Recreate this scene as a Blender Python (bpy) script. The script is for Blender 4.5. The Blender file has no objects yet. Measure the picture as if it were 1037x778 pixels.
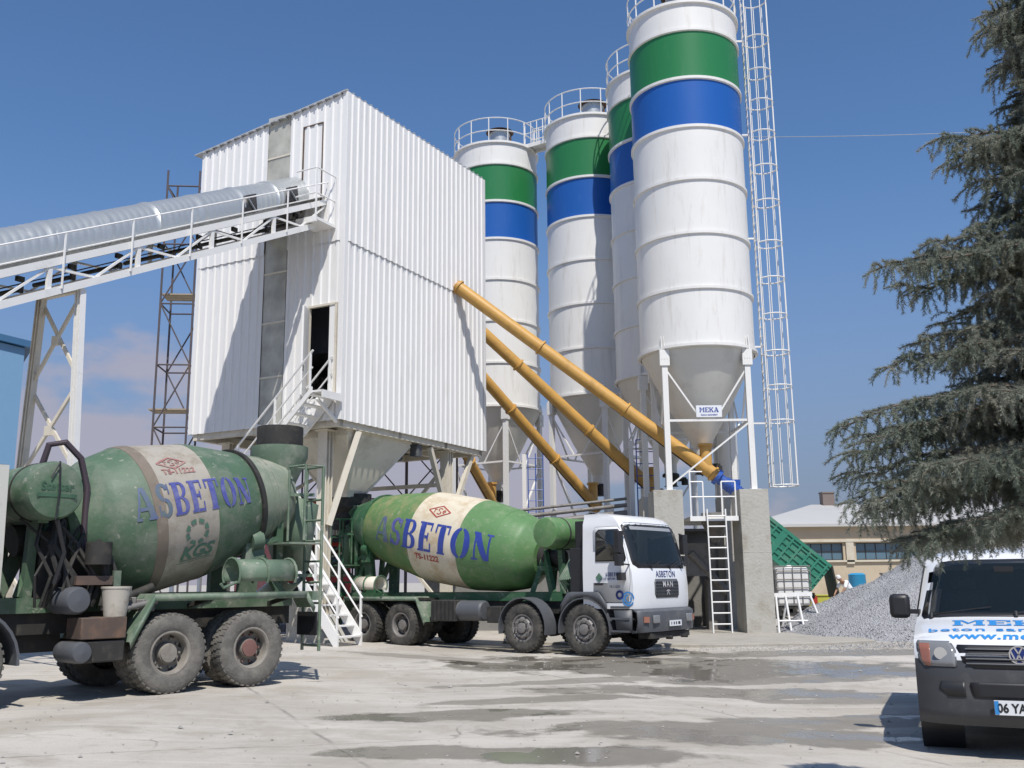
import bpy, bmesh, math, random
from math import sin, cos, pi, radians as R
from mathutils import Vector, Matrix, noise
import numpy as np
random.seed(7)
SC = bpy.context.scene
COL = SC.collection

# ---------------------------------------------------------------- materials
def _n(nt, t, **kw):
    n = nt.nodes.new(t)
    for k, v in kw.items():
        setattr(n, k, v)
    return n
def mat(name, col, rough=.5, metal=0., var=.12, scale=3., dirt=None, dirt_amt=0., dirt_scale=1.5, bump=0., bscale=30., streak=False, coat=0., spots=0.):
    """painted / plain surface: base colour with uneven tone, worn or dusty patches and a fine bump"""
    m = bpy.data.materials.new(name); m.use_nodes = True
    nt = m.node_tree; L = nt.links
    b = nt.nodes['Principled BSDF']
    b.inputs['Roughness'].default_value = rough; b.inputs['Metallic'].default_value = metal
    if coat: b.inputs['Coat Weight'].default_value = coat; b.inputs['Coat Roughness'].default_value = .12
    tc = _n(nt, 'ShaderNodeTexCoord')
    n1 = _n(nt, 'ShaderNodeTexNoise'); n1.inputs['Scale'].default_value = scale; n1.inputs['Detail'].default_value = 6; n1.inputs['Roughness'].default_value = .65
    L.new(tc.outputs['Object'], n1.inputs['Vector'])
    mx = _n(nt, 'ShaderNodeMix', data_type='RGBA')
    lo = [c*(1-var) for c in col]; hi = [min(1, c*(1+var)) for c in col]
    mx.inputs[6].default_value = (*lo, 1); mx.inputs[7].default_value = (*hi, 1)
    L.new(n1.outputs['Fac'], mx.inputs[0])
    out = mx.outputs[2]
    if dirt:
        n2 = _n(nt, 'ShaderNodeTexNoise'); n2.inputs['Scale'].default_value = dirt_scale; n2.inputs['Detail'].default_value = 9; n2.inputs['Roughness'].default_value = .7
        v = tc.outputs['Object']
        if streak:
            mp = _n(nt, 'ShaderNodeMapping'); mp.inputs['Scale'].default_value = (3, 3, .35)
            L.new(v, mp.inputs[0]); v = mp.outputs[0]
        L.new(v, n2.inputs['Vector'])
        rp = _n(nt, 'ShaderNodeMapRange'); c0 = .62-.35*dirt_amt
        rp.inputs[1].default_value = c0; rp.inputs[2].default_value = c0+.18; rp.inputs[4].default_value = min(1, .45+dirt_amt*.6)
        L.new(n2.outputs['Fac'], rp.inputs[0])
        m2 = _n(nt, 'ShaderNodeMix', data_type='RGBA'); m2.inputs[7].default_value = (*dirt, 1)
        L.new(rp.outputs[0], m2.inputs[0]); L.new(out, m2.inputs[6]); out = m2.outputs[2]
        rr = _n(nt, 'ShaderNodeMapRange'); rr.inputs[3].default_value = rough; rr.inputs[4].default_value = min(1, rough+.35)
        L.new(rp.outputs[0], rr.inputs[0]); L.new(rr.outputs[0], b.inputs['Roughness'])
    if spots:    # dried cement splashes
        n4 = _n(nt, 'ShaderNodeTexNoise'); n4.inputs['Scale'].default_value = 7; n4.inputs['Detail'].default_value = 5; n4.inputs['Roughness'].default_value = .62; n4.inputs['Distortion'].default_value = .4
        L.new(tc.outputs['Object'], n4.inputs['Vector']); r4 = _n(nt, 'ShaderNodeMapRange'); r4.inputs[1].default_value = .62; r4.inputs[2].default_value = .665; r4.inputs[4].default_value = spots; L.new(n4.outputs['Fac'], r4.inputs[0])
        m4 = _n(nt, 'ShaderNodeMix', data_type='RGBA'); m4.inputs[7].default_value = (.36, .345, .30, 1); L.new(r4.outputs[0], m4.inputs[0]); L.new(out, m4.inputs[6]); out = m4.outputs[2]
    L.new(out, b.inputs['Base Color'])
    if bump:
        n3 = _n(nt, 'ShaderNodeTexNoise'); n3.inputs['Scale'].default_value = bscale; n3.inputs['Detail'].default_value = 5
        L.new(tc.outputs['Object'], n3.inputs['Vector'])
        bp = _n(nt, 'ShaderNodeBump'); bp.inputs['Strength'].default_value = bump; bp.inputs['Distance'].default_value = .02
        L.new(n3.outputs['Fac'], bp.inputs['Height']); L.new(bp.outputs[0], b.inputs['Normal'])
    return m
M_=0
def glass(name, col=(.02, .025, .03), rough=.04, alpha=1.):
    m = bpy.data.materials.new(name); m.use_nodes = True
    b = m.node_tree.nodes['Principled BSDF']
    b.inputs['Base Color'].default_value = (*col, 1); b.inputs['Roughness'].default_value = rough; b.inputs['Alpha'].default_value = alpha
    b.inputs['Specular IOR Level'].default_value = .8
    return m
DUST = (.40, .38, .34)
M = {}
M['white'] = mat('white_paint', (.77, .76, .735), .45, var=.05, dirt=(.45, .43, .38), dirt_amt=.12, dirt_scale=1.2)
M['clad'] = mat('cladding_white', (.76, .752, .735), .42, var=.04, scale=.7, dirt=(.56, .55, .52), dirt_amt=.24, dirt_scale=1.4, streak=True)
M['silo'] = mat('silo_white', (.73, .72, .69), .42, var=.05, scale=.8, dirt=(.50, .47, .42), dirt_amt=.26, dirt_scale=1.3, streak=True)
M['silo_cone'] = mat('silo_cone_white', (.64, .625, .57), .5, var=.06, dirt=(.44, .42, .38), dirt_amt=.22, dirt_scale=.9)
M['sgreen'] = mat('silo_green', (.022, .18, .055), .33, var=.05, scale=.6, dirt=(.05, .2, .09), dirt_amt=.1, streak=True)
M['sblue'] = mat('silo_blue', (.014, .10, .38), .33, var=.05, scale=.6, dirt=(.03, .13, .38), dirt_amt=.1, streak=True)
M['yellow'] = mat('screw_yellow', (.53, .30, .075), .45, var=.12, dirt=(.30, .17, .05), dirt_amt=.3, dirt_scale=2)
M['galv'] = mat('galvanised', (.44, .46, .46), .36, .55, var=.10, scale=3, dirt=(.5, .5, .5), dirt_amt=.1)
M['cream'] = mat('cream_steel', (.64, .59, .49), .5, var=.1, dirt=(.38, .32, .24), dirt_amt=.28, dirt_scale=1.6)
M['rust'] = mat('rusty_steel', (.10, .07, .055), .75, var=.4, dirt=(.22, .12, .07), dirt_amt=.4)
M['scaf'] = mat('scaffold_steel', (.09, .075, .08), .7, var=.3, dirt=(.18, .12, .09), dirt_amt=.3)
M['plank'] = mat('plank_wood', (.34, .28, .2), .85, var=.3, scale=8, bump=.3)
M['conc'] = mat('pier_concrete', (.43, .415, .37), .88, var=.22, scale=1.3, dirt=(.27, .24, .19), dirt_amt=.42, dirt_scale=1.3, bump=.6, bscale=14)
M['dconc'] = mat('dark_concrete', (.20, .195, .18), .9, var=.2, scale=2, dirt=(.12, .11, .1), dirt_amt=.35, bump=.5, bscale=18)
M['mgreen'] = mat('mixer_green', (.095, .205, .075), .5, var=.16, scale=2.2, dirt=(.20, .26, .15), dirt_amt=.36, dirt_scale=2.6, spots=.3, bump=.12, bscale=18)
M['mwhite'] = mat('mixer_cream', (.60, .54, .42), .55, var=.1, scale=1.5, dirt=(.42, .31, .18), dirt_amt=.42, dirt_scale=2.2, bump=.1, bscale=18)
M['olive'] = mat('mixer_old_green', (.10, .20, .07), .6, var=.22, scale=2, dirt=(.30, .25, .13), dirt_amt=.42, dirt_scale=1.8, spots=.45, bump=.15, bscale=18)
M['fgreen'] = mat('frame_green', (.035, .11, .05), .55, spots=.5, var=.2, dirt=(.2, .22, .17), dirt_amt=.35, dirt_scale=2.5)
M['lgreen'] = mat('dusty_green', (.072, .128, .076), .55, var=.24, scale=1.6, dirt=(.18, .205, .16), dirt_amt=.5, dirt_scale=2.3, spots=.5, bump=.2, bscale=16)
M['lgreen2'] = mat('fender_green', (.115, .17, .115), .6, spots=.5, var=.14, scale=3, dirt=(.32, .33, .27), dirt_amt=.4, dirt_scale=2.5)
M['lwhite'] = mat('dusty_white', (.35, .32, .27), .7, spots=.4, var=.16, scale=2.5, dirt=(.20, .165, .12), dirt_amt=.42, dirt_scale=2.4)
M['lbrown'] = mat('grimy_seam', (.17, .14, .11), .8, var=.3, scale=4, dirt=(.33, .30, .24), dirt_amt=.3)
M['dark'] = mat('dark_grime', (.026, .025, .023), .75, var=.4, scale=6, dirt=(.085, .075, .06), dirt_amt=.35, dirt_scale=5)
M['grey'] = mat('grey_plastic', (.085, .09, .10), .5, var=.12, dirt=(.2, .195, .18), dirt_amt=.2, dirt_scale=3)
M['vgrey'] = mat('van_trim', (.05, .052, .058), .55, var=.12, dirt=(.11, .105, .10), dirt_amt=.3, dirt_scale=3)
M['black'] = mat('black_plastic', (.02, .02, .022), .45, var=.2)
M['rubber'] = mat('tyre_rubber', (.042, .040, .036), .85, var=.25, scale=4, dirt=(.115, .105, .09), dirt_amt=.5, dirt_scale=6, bump=.4, bscale=40)
M['dustrubber'] = mat('dusty_tyre_rubber', (.12, .113, .10), .9, var=.2, scale=4, dirt=(.20, .188, .165), dirt_amt=.5, dirt_scale=6, bump=.4, bscale=40)
M['rim'] = mat('rim_steel', (.20, .19, .18), .6, .2, var=.25, scale=8, dirt=(.12, .1, .085), dirt_amt=.35, dirt_scale=5)
M['brim'] = mat('dusty_rim', (.24, .22, .19), .8, var=.2, scale=6, dirt=(.14, .12, .1), dirt_amt=.4, dirt_scale=5)
M['lrear'] = mat('drum_mouth_paint', (.20, .235, .175), .65, var=.2, scale=2.5, dirt=(.36, .34, .28), dirt_amt=.5, dirt_scale=2.2, spots=.5)
M['rimred'] = mat('red_hub', (.20, .10, .085), .7, var=.3, dirt=(.22, .18, .15), dirt_amt=.4)
M['cab'] = mat('cab_white', (.72, .73, .74), .25, var=.02, dirt=(.5, .48, .43), dirt_amt=.1, dirt_scale=2, coat=.4)
M['oldcab'] = mat('old_cab_white', (.5, .49, .45), .5, var=.06, dirt=(.33, .3, .25), dirt_amt=.3, dirt_scale=3)
M['glass'] = glass('vehicle_glass', (.012, .016, .018), .03)
M['glassgrey'] = glass('windscreen_glass', (.02, .028, .028), .05, .36)
M['vglass'] = glass('van_glass', (.012, .018, .018), .04, .42)
M['letter'] = mat('letter_blue', (.025, .05, .28), .5, var=.1, dirt=(.09, .12, .32), dirt_amt=.25, dirt_scale=5)
M['fadeletter'] = mat('faded_letter_blue', (.07, .08, .28), .6, var=.12, dirt=(.17, .18, .32), dirt_amt=.4, dirt_scale=5)
M['ghost'] = mat('ghost_letter_blue', (.085, .11, .23), .6, var=.15, dirt=(.11, .15, .15), dirt_amt=.6, dirt_scale=4)
M['red'] = mat('letter_red', (.36, .05, .035), .5)
M['fadered'] = mat('faded_red', (.30, .13, .12), .7, dirt=(.4, .33, .28), dirt_amt=.45, dirt_scale=9)
M['fadegreen'] = mat('emblem_green', (.08, .17, .12), .7)
M['skyblue'] = mat('decal_sky_blue', (.035, .24, .58), .4)
M['navy'] = mat('navy', (.012, .03, .16), .4)
M['motorblue'] = mat('motor_blue', (.02, .08, .35), .4, dirt=(.1, .15, .3), dirt_amt=.25)
M['lamp'] = glass('lamp_glass', (.20, .205, .21), .08)
M['amber'] = glass('amber_lamp', (.30, .12, .08), .15)
M['chrome'] = mat('chrome', (.75, .76, .78), .15, 1.)
M['bucket'] = mat('dirty_bucket', (.45, .42, .36), .6, dirt=(.25, .21, .16), dirt_amt=.4, dirt_scale=6)
M['signwhite'] = mat('sign_white', (.7, .72, .74), .5, var=.02)
M['blueclad'] = mat('pale_blue_cladding', (.14, .27, .42), .5, var=.05)
M['plaster'] = mat('ochre_plaster', (.48, .40, .29), .9, var=.12, scale=.6, dirt=(.36, .29, .2), dirt_amt=.3, dirt_scale=.4, bump=.2)
M['roof'] = mat('fibre_cement_roof', (.46, .45, .43), .85, var=.07, scale=.5)
M['tipgreen'] = mat('tipper_green', (.03, .20, .13), .5, var=.15, dirt=(.15, .25, .19), dirt_amt=.3)
M['hose'] = mat('hose_rubber', (.05, .035, .045), .6)
M['redtruck'] = mat('red_truck_paint', (.42, .04, .03), .4, dirt=(.3, .12, .08), dirt_amt=.25)
M['orange'] = mat('orange_paint', (.7, .13, .03), .5)

M['lgreen_dark'] = mat('embossed_green', (.03, .085, .05), .6, dirt=(.06, .13, .08), dirt_amt=.4)
M['signgrey'] = mat('badge_grey', (.5, .5, .5), .35)
# translucent sheet
m = bpy.data.materials.new('translucent_sheet'); m.use_nodes = True; b = m.node_tree.nodes['Principled BSDF']
b.inputs['Base Color'].default_value = (.60, .59, .52, 1); b.inputs['Roughness'].default_value = .3; b.inputs['Alpha'].default_value = .5
nt_ = m.node_tree; tc_ = _n(nt_, 'ShaderNodeTexCoord'); wv = _n(nt_, 'ShaderNodeTexNoise'); wv.inputs['Scale'].default_value = 1.6; wv.inputs['Detail'].default_value = 5; nt_.links.new(tc_.outputs['Object'], wv.inputs['Vector'])
rp_ = _n(nt_, 'ShaderNodeMapRange'); rp_.inputs[1].default_value = .35; rp_.inputs[2].default_value = .65; rp_.inputs[3].default_value = .45; rp_.inputs[4].default_value = .8; nt_.links.new(wv.outputs['Fac'], rp_.inputs[0]); nt_.links.new(rp_.outputs[0], b.inputs['Alpha'])
M['translucent'] = m

# ---------------------------------------------------------------- mesh builder
def V(*a): return Vector(a[0]) if len(a) == 1 else Vector(a)
def frame(d, up=(0, 0, 1)):
    d = V(d).normalized(); u = V(up)
    if abs(d.dot(u)) > .98: u = V(1, 0, 0) if abs(d.x) < .9 else V(0, 1, 0)
    s = d.cross(u).normalized(); return d, s, s.cross(d).normalized()
class MB:
    def __init__(s): s.v = []; s.f = []; s.m = []; s.s = []
    def add(s, vs, fs, m=0, sm=False):
        o = len(s.v); s.v += [tuple(v) for v in vs]
        for f in fs: s.f.append([i+o for i in f]); s.m.append(m); s.s.append(sm)
        return s
    def box(s, c, d, m=0, rot=None):
        c = V(c); h = [x/2 for x in d]; vs = []
        for z in (-1, 1):
            for x, y in ((-1, -1), (1, -1), (1, 1), (-1, 1)):
                p = V(x*h[0], y*h[1], z*h[2])
                if rot: p = rot @ p
                vs.append(c+p)
        return s.add(vs, [(0, 3, 2, 1), (4, 5, 6, 7), (0, 1, 5, 4), (1, 2, 6, 5), (2, 3, 7, 6), (3, 0, 4, 7)], m)
    def bar(s, p, q, w, h=None, m=0, up=(0, 0, 1)):
        p, q = V(p), V(q); h = h or w; d, a, b = frame(q-p, up); vs = []
        for c in (p, q):
            for x, y in ((-1, -1), (1, -1), (1, 1), (-1, 1)): vs.append(c+a*(x*w/2)+b*(y*h/2))
        return s.add(vs, [(0, 3, 2, 1), (4, 5, 6, 7), (0, 1, 5, 4), (1, 2, 6, 5), (2, 3, 7, 6), (3, 0, 4, 7)], m)
    def path(s, pts, r, n=8, m=0, cap=True, closed=False):
        pts = [V(p) for p in pts]; rs = r if isinstance(r, (list, tuple)) else [r]*len(pts)
        vs = []; N = len(pts); pa = None
        for i, p in enumerate(pts):
            if closed: d = pts[(i+1) % N]-pts[i-1]
            else: d = pts[min(i+1, N-1)]-pts[max(i-1, 0)]
            d.normalize()
            if pa is None: _, a, b = frame(d)
            else:
                a = (pa - d*pa.dot(d)).normalized(); b = a.cross(d)*-1; b = d.cross(a)*-1
            pa = a
            for k in range(n):
                t = 2*pi*k/n; vs.append(p+(a*cos(t)+b*sin(t))*rs[i])
        fs = []
        for i in range(N if closed else N-1):
            j = (i+1) % N
            for k in range(n): fs.append((i*n+k, i*n+(k+1) % n, j*n+(k+1) % n, j*n+k))
        s.add(vs, fs, m, n > 5)
        if cap and not closed:
            s.add(vs[:n], [tuple(range(n))], m); s.add(vs[-n:], [tuple(reversed(range(n)))], m)
        return s
    def tube(s, p, q, r, n=12, m=0, cap=True): return s.path([p, q], r, n, m, cap)
    def lathe(s, prof, o=(0, 0, 0), ax=(0, 0, 1), n=32, m=0, sm=True, a0=0, a1=2*pi, mf=None, up=(0, 0, 1)):
        """prof: (radius, distance along axis); mf(i): material of ring i"""
        o = V(o); d, a, b = frame(ax, up); full = abs(a1-a0-2*pi) < 1e-6; K = n if full else n+1; vs = []
        for r, t in prof:
            for k in range(K):
                w = a0+(a1-a0)*k/n; vs.append(o+d*t+(a*cos(w)+b*sin(w))*r)
        o0 = len(s.v); s.v += [tuple(v) for v in vs]
        for i in range(len(prof)-1):
            for k in range(n):
                k2 = (k+1) % K
                s.f.append([o0+i*K+k, o0+i*K+k2, o0+(i+1)*K+k2, o0+(i+1)*K+k]); s.m.append(mf(i) if mf else m); s.s.append(sm)
        return s
    def prism(s, poly, y0, y1, m=0, ax='y'):
        """poly in (x,z) extruded along y, or (x,y) along z"""
        n = len(poly)
        def P(p, t): return (p[0], t, p[1]) if ax == 'y' else ((t, p[0], p[1]) if ax == 'x' else (p[0], p[1], t))
        vs = [P(p, y0) for p in poly]+[P(p, y1) for p in poly]
        fs = [tuple(range(n)), tuple(reversed(range(n, 2*n)))]
        fs += [(i, (i+1) % n, n+(i+1) % n, n+i) for i in range(n)]
        return s.add(vs, fs, m)
    def grid(s, rows, m=0, sm=True, mf=None):
        K = len(rows[0]); o = len(s.v)
        for r in rows: s.v += [tuple(p) for p in r]
        for i in range(len(rows)-1):
            for k in range(K-1):
                s.f.append([o+i*K+k, o+i*K+k+1, o+(i+1)*K+k+1, o+(i+1)*K+k]); s.m.append(mf(i, k) if mf else m); s.s.append(sm)
        return s
    def build(s, name, mats, parent=None, loc=None, rz=0, bevel=0, sharp=35, solid=0, **tags):
        me = bpy.data.meshes.new(name); me.from_pydata(s.v, [], s.f)
        if not isinstance(mats, (list, tuple)): mats = [mats]
        for m in mats: me.materials.append(M[m] if isinstance(m, str) else m)
        me.polygons.foreach_set('material_index', s.m); me.polygons.foreach_set('use_smooth', s.s)
        bm = bmesh.new(); bm.from_mesh(me)
        if len(s.f) < 60000: bmesh.ops.recalc_face_normals(bm, faces=bm.faces)
        bm.to_mesh(me); bm.free()
        try: me.set_sharp_from_angle(angle=R(sharp))
        except Exception: pass
        me.update()
        o = bpy.data.objects.new(name, me); COL.objects.link(o)
        if parent: o.parent = parent
        if loc: o.location = loc
        o.rotation_euler.z = rz
        if bevel:
            md = o.modifiers.new('b', 'BEVEL'); md.width = bevel; md.segments = 2; md.limit_method = 'ANGLE'; md.angle_limit = R(40)
        if solid:
            md = o.modifiers.new('s', 'SOLIDIFY'); md.thickness = solid; md.offset = -1
        for k, v in tags.items(): o[k] = v
        return o
def cut(o, cond):
    bm = bmesh.new(); bm.from_mesh(o.data); fs = [f for f in bm.faces if cond(f.calc_center_median())]
    bmesh.ops.delete(bm, geom=fs, context='FACES'); bm.to_mesh(o.data); bm.free()
def thing(name, label, cat, loc=(0, 0, 0), rz=0, group=None):
    o = bpy.data.objects.new(name, None); COL.objects.link(o); o.empty_display_size = .2
    o.location = loc; o.rotation_euler.z = rz; o['label'] = label; o['category'] = cat
    if group: o['group'] = group
    return o
def copy_tree(o, parent=None, **tags):
    c = o.copy(); COL.objects.link(c); c.parent = parent
    for ch in [x for x in bpy.data.objects if x.parent == o]: copy_tree(ch, c)
    for k, v in tags.items(): c[k] = v
    return c

# ---------------------------------------------------------------- lettering
def _arc(cx, cy, rx, ry, t, a0, a1, n=12, ty=None):
    ty = ty or t; P = []
    for i in range(n+1):
        a = R(a0+(a1-a0)*i/n); P.append((cx+rx*cos(a), cy+ry*sin(a)))
    for i in range(n, -1, -1):
        a = R(a0+(a1-a0)*i/n); P.append((cx+(rx-t)*cos(a), cy+(ry-ty)*sin(a)))
    # strip of quads
    N = n+1
    return [[P[i], P[i+1], P[2*N-2-i], P[2*N-1-i]] for i in range(n)]
def _q(x0, y0, x1, y1): return [[(x0, y0), (x1, y0), (x1, y1), (x0, y1)]]
SERIF = {  # width, quads
 'A': (.80, [[(.02, .06), (.10, .06), (.36, .98), (.30, 1)]]+[[(.32, 1), (.48, 1), (.77, .06), (.52, .06)]]+_q(.0, 0, .22, .08)+_q(.46, 0, .8, .08)+_q(.2, .28, .53, .38)),
 'S': (.62, _arc(.31, .73, .30, .28, .19, 20, 265, 14, .10)+_arc(.31, .27, .30, .28, .19, -160, 88, 14, .10)+_q(.54, .66, .6, .98)+_q(.02, .02, .08, .36)),
 'B': (.72, _q(.0, 0, .1, .06)+_q(0, .94, .1, 1)+_q(.07, 0, .31, 1)+_q(.32, .92, .42, 1)+_q(.3, .48, .42, .54)+_q(.3, 0, .42, .07)+_arc(.40, .755, .26, .245, .17, -88, 88, 10, .07)+_arc(.40, .26, .30, .26, .19, -88, 88, 10, .07)),
 'E': (.68, _q(.0, 0, .1, .06)+_q(0, .94, .1, 1)+_q(.07, 0, .31, 1)+_q(.32, .92, .62, 1)+_q(.32, .46, .5, .55)+_q(.32, 0, .64, .09)+_q(.56, .72, .62, .93)+_q(.58, .07, .64, .3)+_q(.44, .38, .5, .64)),
 'T': (.70, _q(.22, 0, .48, .9)+_q(.17, 0, .53, .06)+_q(.02, .93, .24, 1)+_q(.25, .91, .45, 1)+_q(.46, .93, .68, 1)+_q(.02, .70, .09, .93)+_q(.61, .70, .68, .93)),
 'O': (.80, _arc(.38, .5, .38, .52, .24, 93, 267, 16, .07)+_arc(.42, .5, .38, .52, .24, -87, 87, 16, .07)),
 'N': (.80, _q(.09, 0, .16, .94)+_q(0, 0, .26, .06)+_q(.64, .06, .71, 1)+_q(.54, .93, .8, 1)+[[(.0, 1), (.27, 1), (.72, 0), (.50, 0)]]),
}
BLOCK = {
 'M': (1.15, _q(0, 0, .36, .14)+_q(0, .86, .36, 1)+_q(.07, .14, .29, .86)+_q(.72, 0, 1.12, .14)+_q(.80, .86, 1.12, 1)+_q(.82, .14, 1.05, .86)+[[(.29, .86), (.36, 1), (.60, .42), (.54, .24)]]+[[(.80, 1), (.82, .80), (.54, .24), (.55, .45)]]),
 'E': (.82, _q(0, 0, .8, .14)+_q(0, .86, .8, 1)+_q(.07, .14, .30, .86)+_q(.30, .43, .58, .57)+_q(.66, .14, .8, .34)+_q(.66, .68, .8, .86)),
 'K': (.98, _q(0, 0, .36, .14)+_q(0, .86, .36, 1)+_q(.07, .14, .29, .86)+[[(.29, .36), (.29, .56), (.62, .86), (.86, .86)], [(.40, .50), (.56, .62), (.90, .14), (.62, .14)]]+_q(.56, 0, .96, .14)+_q(.56, .86, .92, 1)),
 'A': (1.0, [[(.08, .14), (.24, .14), (.46, 1), (.36, 1)], [(.36, 1), (.62, 1), (.92, .14), (.64, .14)]]+_q(0, 0, .36, .14)+_q(.54, 0, 1.0, .14)+_q(.26, .30, .62, .42)),
}
def block(txt, h, wid=1., gap=.06):
    x = 0; out = []
    for c in txt:
        w, q = BLOCK[c]; out += [[((x+a*wid)*h, b*h) for a, b in p] for p in q]; x += (w+gap)*wid
    W = (x-gap*wid)*h
    return [[(a-W/2, b) for a, b in p] for p in out]
def serif(txt, h, wid=1., gap=.09):
    x = 0; out = []
    for c in txt:
        w, q = SERIF[c]
        out.append((c, [[((x+a*wid)*h, b*h) for a, b in poly] for poly in q])); x += (w+gap)*wid
    W = (x-gap*wid)*h
    return out, W
def flat_font(txt, h, bold=0., shear=0., spacing=1.):
    cu = bpy.data.curves.new('t', 'FONT'); cu.body = txt; cu.size = h*1.38; cu.offset = bold; cu.shear = shear; cu.space_character = spacing; cu.resolution_u = 3
    cu.align_x = 'CENTER'
    o = bpy.data.objects.new('t', cu); COL.objects.link(o)
    dg = bpy.context.evaluated_depsgraph_get(); me = bpy.data.meshes.new_from_object(o.evaluated_get(dg))
    vs = [(v.co.x, v.co.y) for v in me.vertices]; fs = [tuple(p.vertices) for p in me.polygons]
    bpy.data.objects.remove(o); bpy.data.curves.remove(cu); bpy.data.meshes.remove(me)
    return [[vs[i] for i in f] for f in fs]
def decal(name, polys, fn, mt, parent, maxlen=.08, thick=0, **tags):
    """polys: 2-D polygons; fn(x,y)->3-D point on the carrying surface; cut fine enough to hug it"""
    bm = bmesh.new()
    for p in polys:
        try: bm.faces.new([bm.verts.new((a, b, 0)) for a, b in p])
        except Exception: pass
    bmesh.ops.remove_doubles(bm, verts=bm.verts, dist=1e-5)
    bmesh.ops.triangulate(bm, faces=bm.faces)
    for _ in range(7):
        e = [e for e in bm.edges if e.calc_length() > maxlen]
        if not e: break
        bmesh.ops.subdivide_edges(bm, edges=e, cuts=1); bmesh.ops.triangulate(bm, faces=[f for f in bm.faces if len(f.verts) > 3])
    for v in bm.verts: v.co = fn(v.co.x, v.co.y)
    me = bpy.data.meshes.new(name); bm.to_mesh(me); bm.free(); me.materials.append(M[mt])
    o = bpy.data.objects.new(name, me); COL.objects.link(o); o.parent = parent
    for k, v in tags.items(): o[k] = v
    return o
def plane_fn(o, x, y, mir=1):
    o, x, y = V(o), V(x).normalized(), V(y).normalized()
    return lambda a, b: o+x*a+y*b
# ---------------------------------------------------------------- camera, light, sky
cam = bpy.data.cameras.new('camera'); co = bpy.data.objects.new('camera', cam); COL.objects.link(co)
co.location = (0, 0, 1.6)
co.rotation_euler = (Matrix.Rotation(R(90+11.3), 3, 'X') @ Matrix.Rotation(R(-.6), 3, 'Z')).to_euler()
cam.sensor_width = 36; cam.lens = 1000/1037*36; cam.clip_end = 5000; cam.clip_start = .05
SC.camera = co
SUN_EL, SUN_AZ = R(57), R(282)          # math azimuth of the direction towards the sun
sd = Vector((cos(SUN_EL)*cos(SUN_AZ), cos(SUN_EL)*sin(SUN_AZ), sin(SUN_EL)))
sl = bpy.data.lights.new('sun', 'SUN'); sl.energy = 4.7; sl.angle = R(.55); sl.color = (1, .955, .89)
so = bpy.data.objects.new('sun', sl); COL.objects.link(so); so.rotation_euler = sd.to_track_quat('Z', 'Y').to_euler(); so.location = (0, -10, 40)
w = bpy.data.worlds.new('World'); SC.world = w; w.use_nodes = True
nt = w.node_tree; nt.nodes.clear(); L = nt.links
out = _n(nt, 'ShaderNodeOutputWorld'); bg = _n(nt, 'ShaderNodeBackground'); bg.inputs[1].default_value = .105
sky = _n(nt, 'ShaderNodeTexSky', sky_type='NISHITA'); sky.sun_disc = False; sky.sun_elevation = SUN_EL
sky.sun_rotation = pi/2-SUN_AZ; sky.altitude = 600; sky.air_density = 1.1; sky.dust_density = .6; sky.ozone_density = 2.2
tint = _n(nt, 'ShaderNodeMix', data_type='RGBA', blend_type='MULTIPLY'); tint.inputs[0].default_value = 1; tint.inputs[7].default_value = (.78, 1.0, 1.22, 1)
L.new(sky.outputs[0], tint.inputs[6])
geo = _n(nt, 'ShaderNodeTexCoord')
sep = _n(nt, 'ShaderNodeSeparateXYZ'); L.new(geo.outputs['Generated'], sep.inputs[0])
mp = _n(nt, 'ShaderNodeMapping'); mp.inputs['Scale'].default_value = (2.2, 2.2, 4.6); mp.inputs['Location'].default_value = (.35, .1, .4); L.new(geo.outputs['Generated'], mp.inputs[0])
nz = _n(nt, 'ShaderNodeTexNoise'); nz.inputs['Scale'].default_value = 2.0; nz.inputs['Detail'].default_value = 8; nz.inputs['Roughness'].default_value = .52
L.new(mp.outputs[0], nz.inputs['Vector'])
def mr(src, a, b, c, d, smooth=True):
    n = _n(nt, 'ShaderNodeMapRange', interpolation_type='SMOOTHSTEP' if smooth else 'LINEAR')
    for i, x in enumerate((a, b, c, d)): n.inputs[i+1].default_value = x
    L.new(src, n.inputs[0]); return n.outputs[0]
def mul(a, b, op='MULTIPLY'):
    n = _n(nt, 'ShaderNodeMath', operation=op)
    for i, x in enumerate((a, b)):
        if isinstance(x, (int, float)): n.inputs[i].default_value = x
        else: L.new(x, n.inputs[i])
    return n.outputs[0]
# clouds bank up to the left (-x) and thin out above ~18 degrees
thr = mul(mul(mr(sep.outputs[2], .05, .33, 0., .27), mr(sep.outputs[0], -.42, .15, 0., .13)), 0, 'ADD')
thr2 = mul(mul(mr(sep.outputs[2], .10, .34, 0., .45), mr(sep.outputs[0], -.35, .25, -.02, .16), 'ADD'), .315, 'ADD')
cf = mr(mul(nz.outputs['Fac'], thr2, 'SUBTRACT'), 0, .11, 0, .78)
mxc = _n(nt, 'ShaderNodeMix', data_type='RGBA'); L.new(cf, mxc.inputs[0]); pass; mxc.inputs[7].default_value = (4.1, 3.9, 4.6, 1)
# pale lilac air low over the horizon
hz = _n(nt, 'ShaderNodeMix', data_type='RGBA'); L.new(mr(sep.outputs[2], -.02, .42, .92, 0), hz.inputs[0]); L.new(tint.outputs[2], hz.inputs[6]); hz.inputs[7].default_value = (1.95, 2.15, 3.1, 1)
L.new(hz.outputs[2], mxc.inputs[6]); L.new(mxc.outputs[2], bg.inputs[0]); L.new(bg.outputs[0], out.inputs[0])
SC.view_settings.view_transform = 'Standard'; SC.view_settings.look = 'None'; SC.view_settings.gamma = 1; SC.view_settings.exposure = 0

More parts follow.
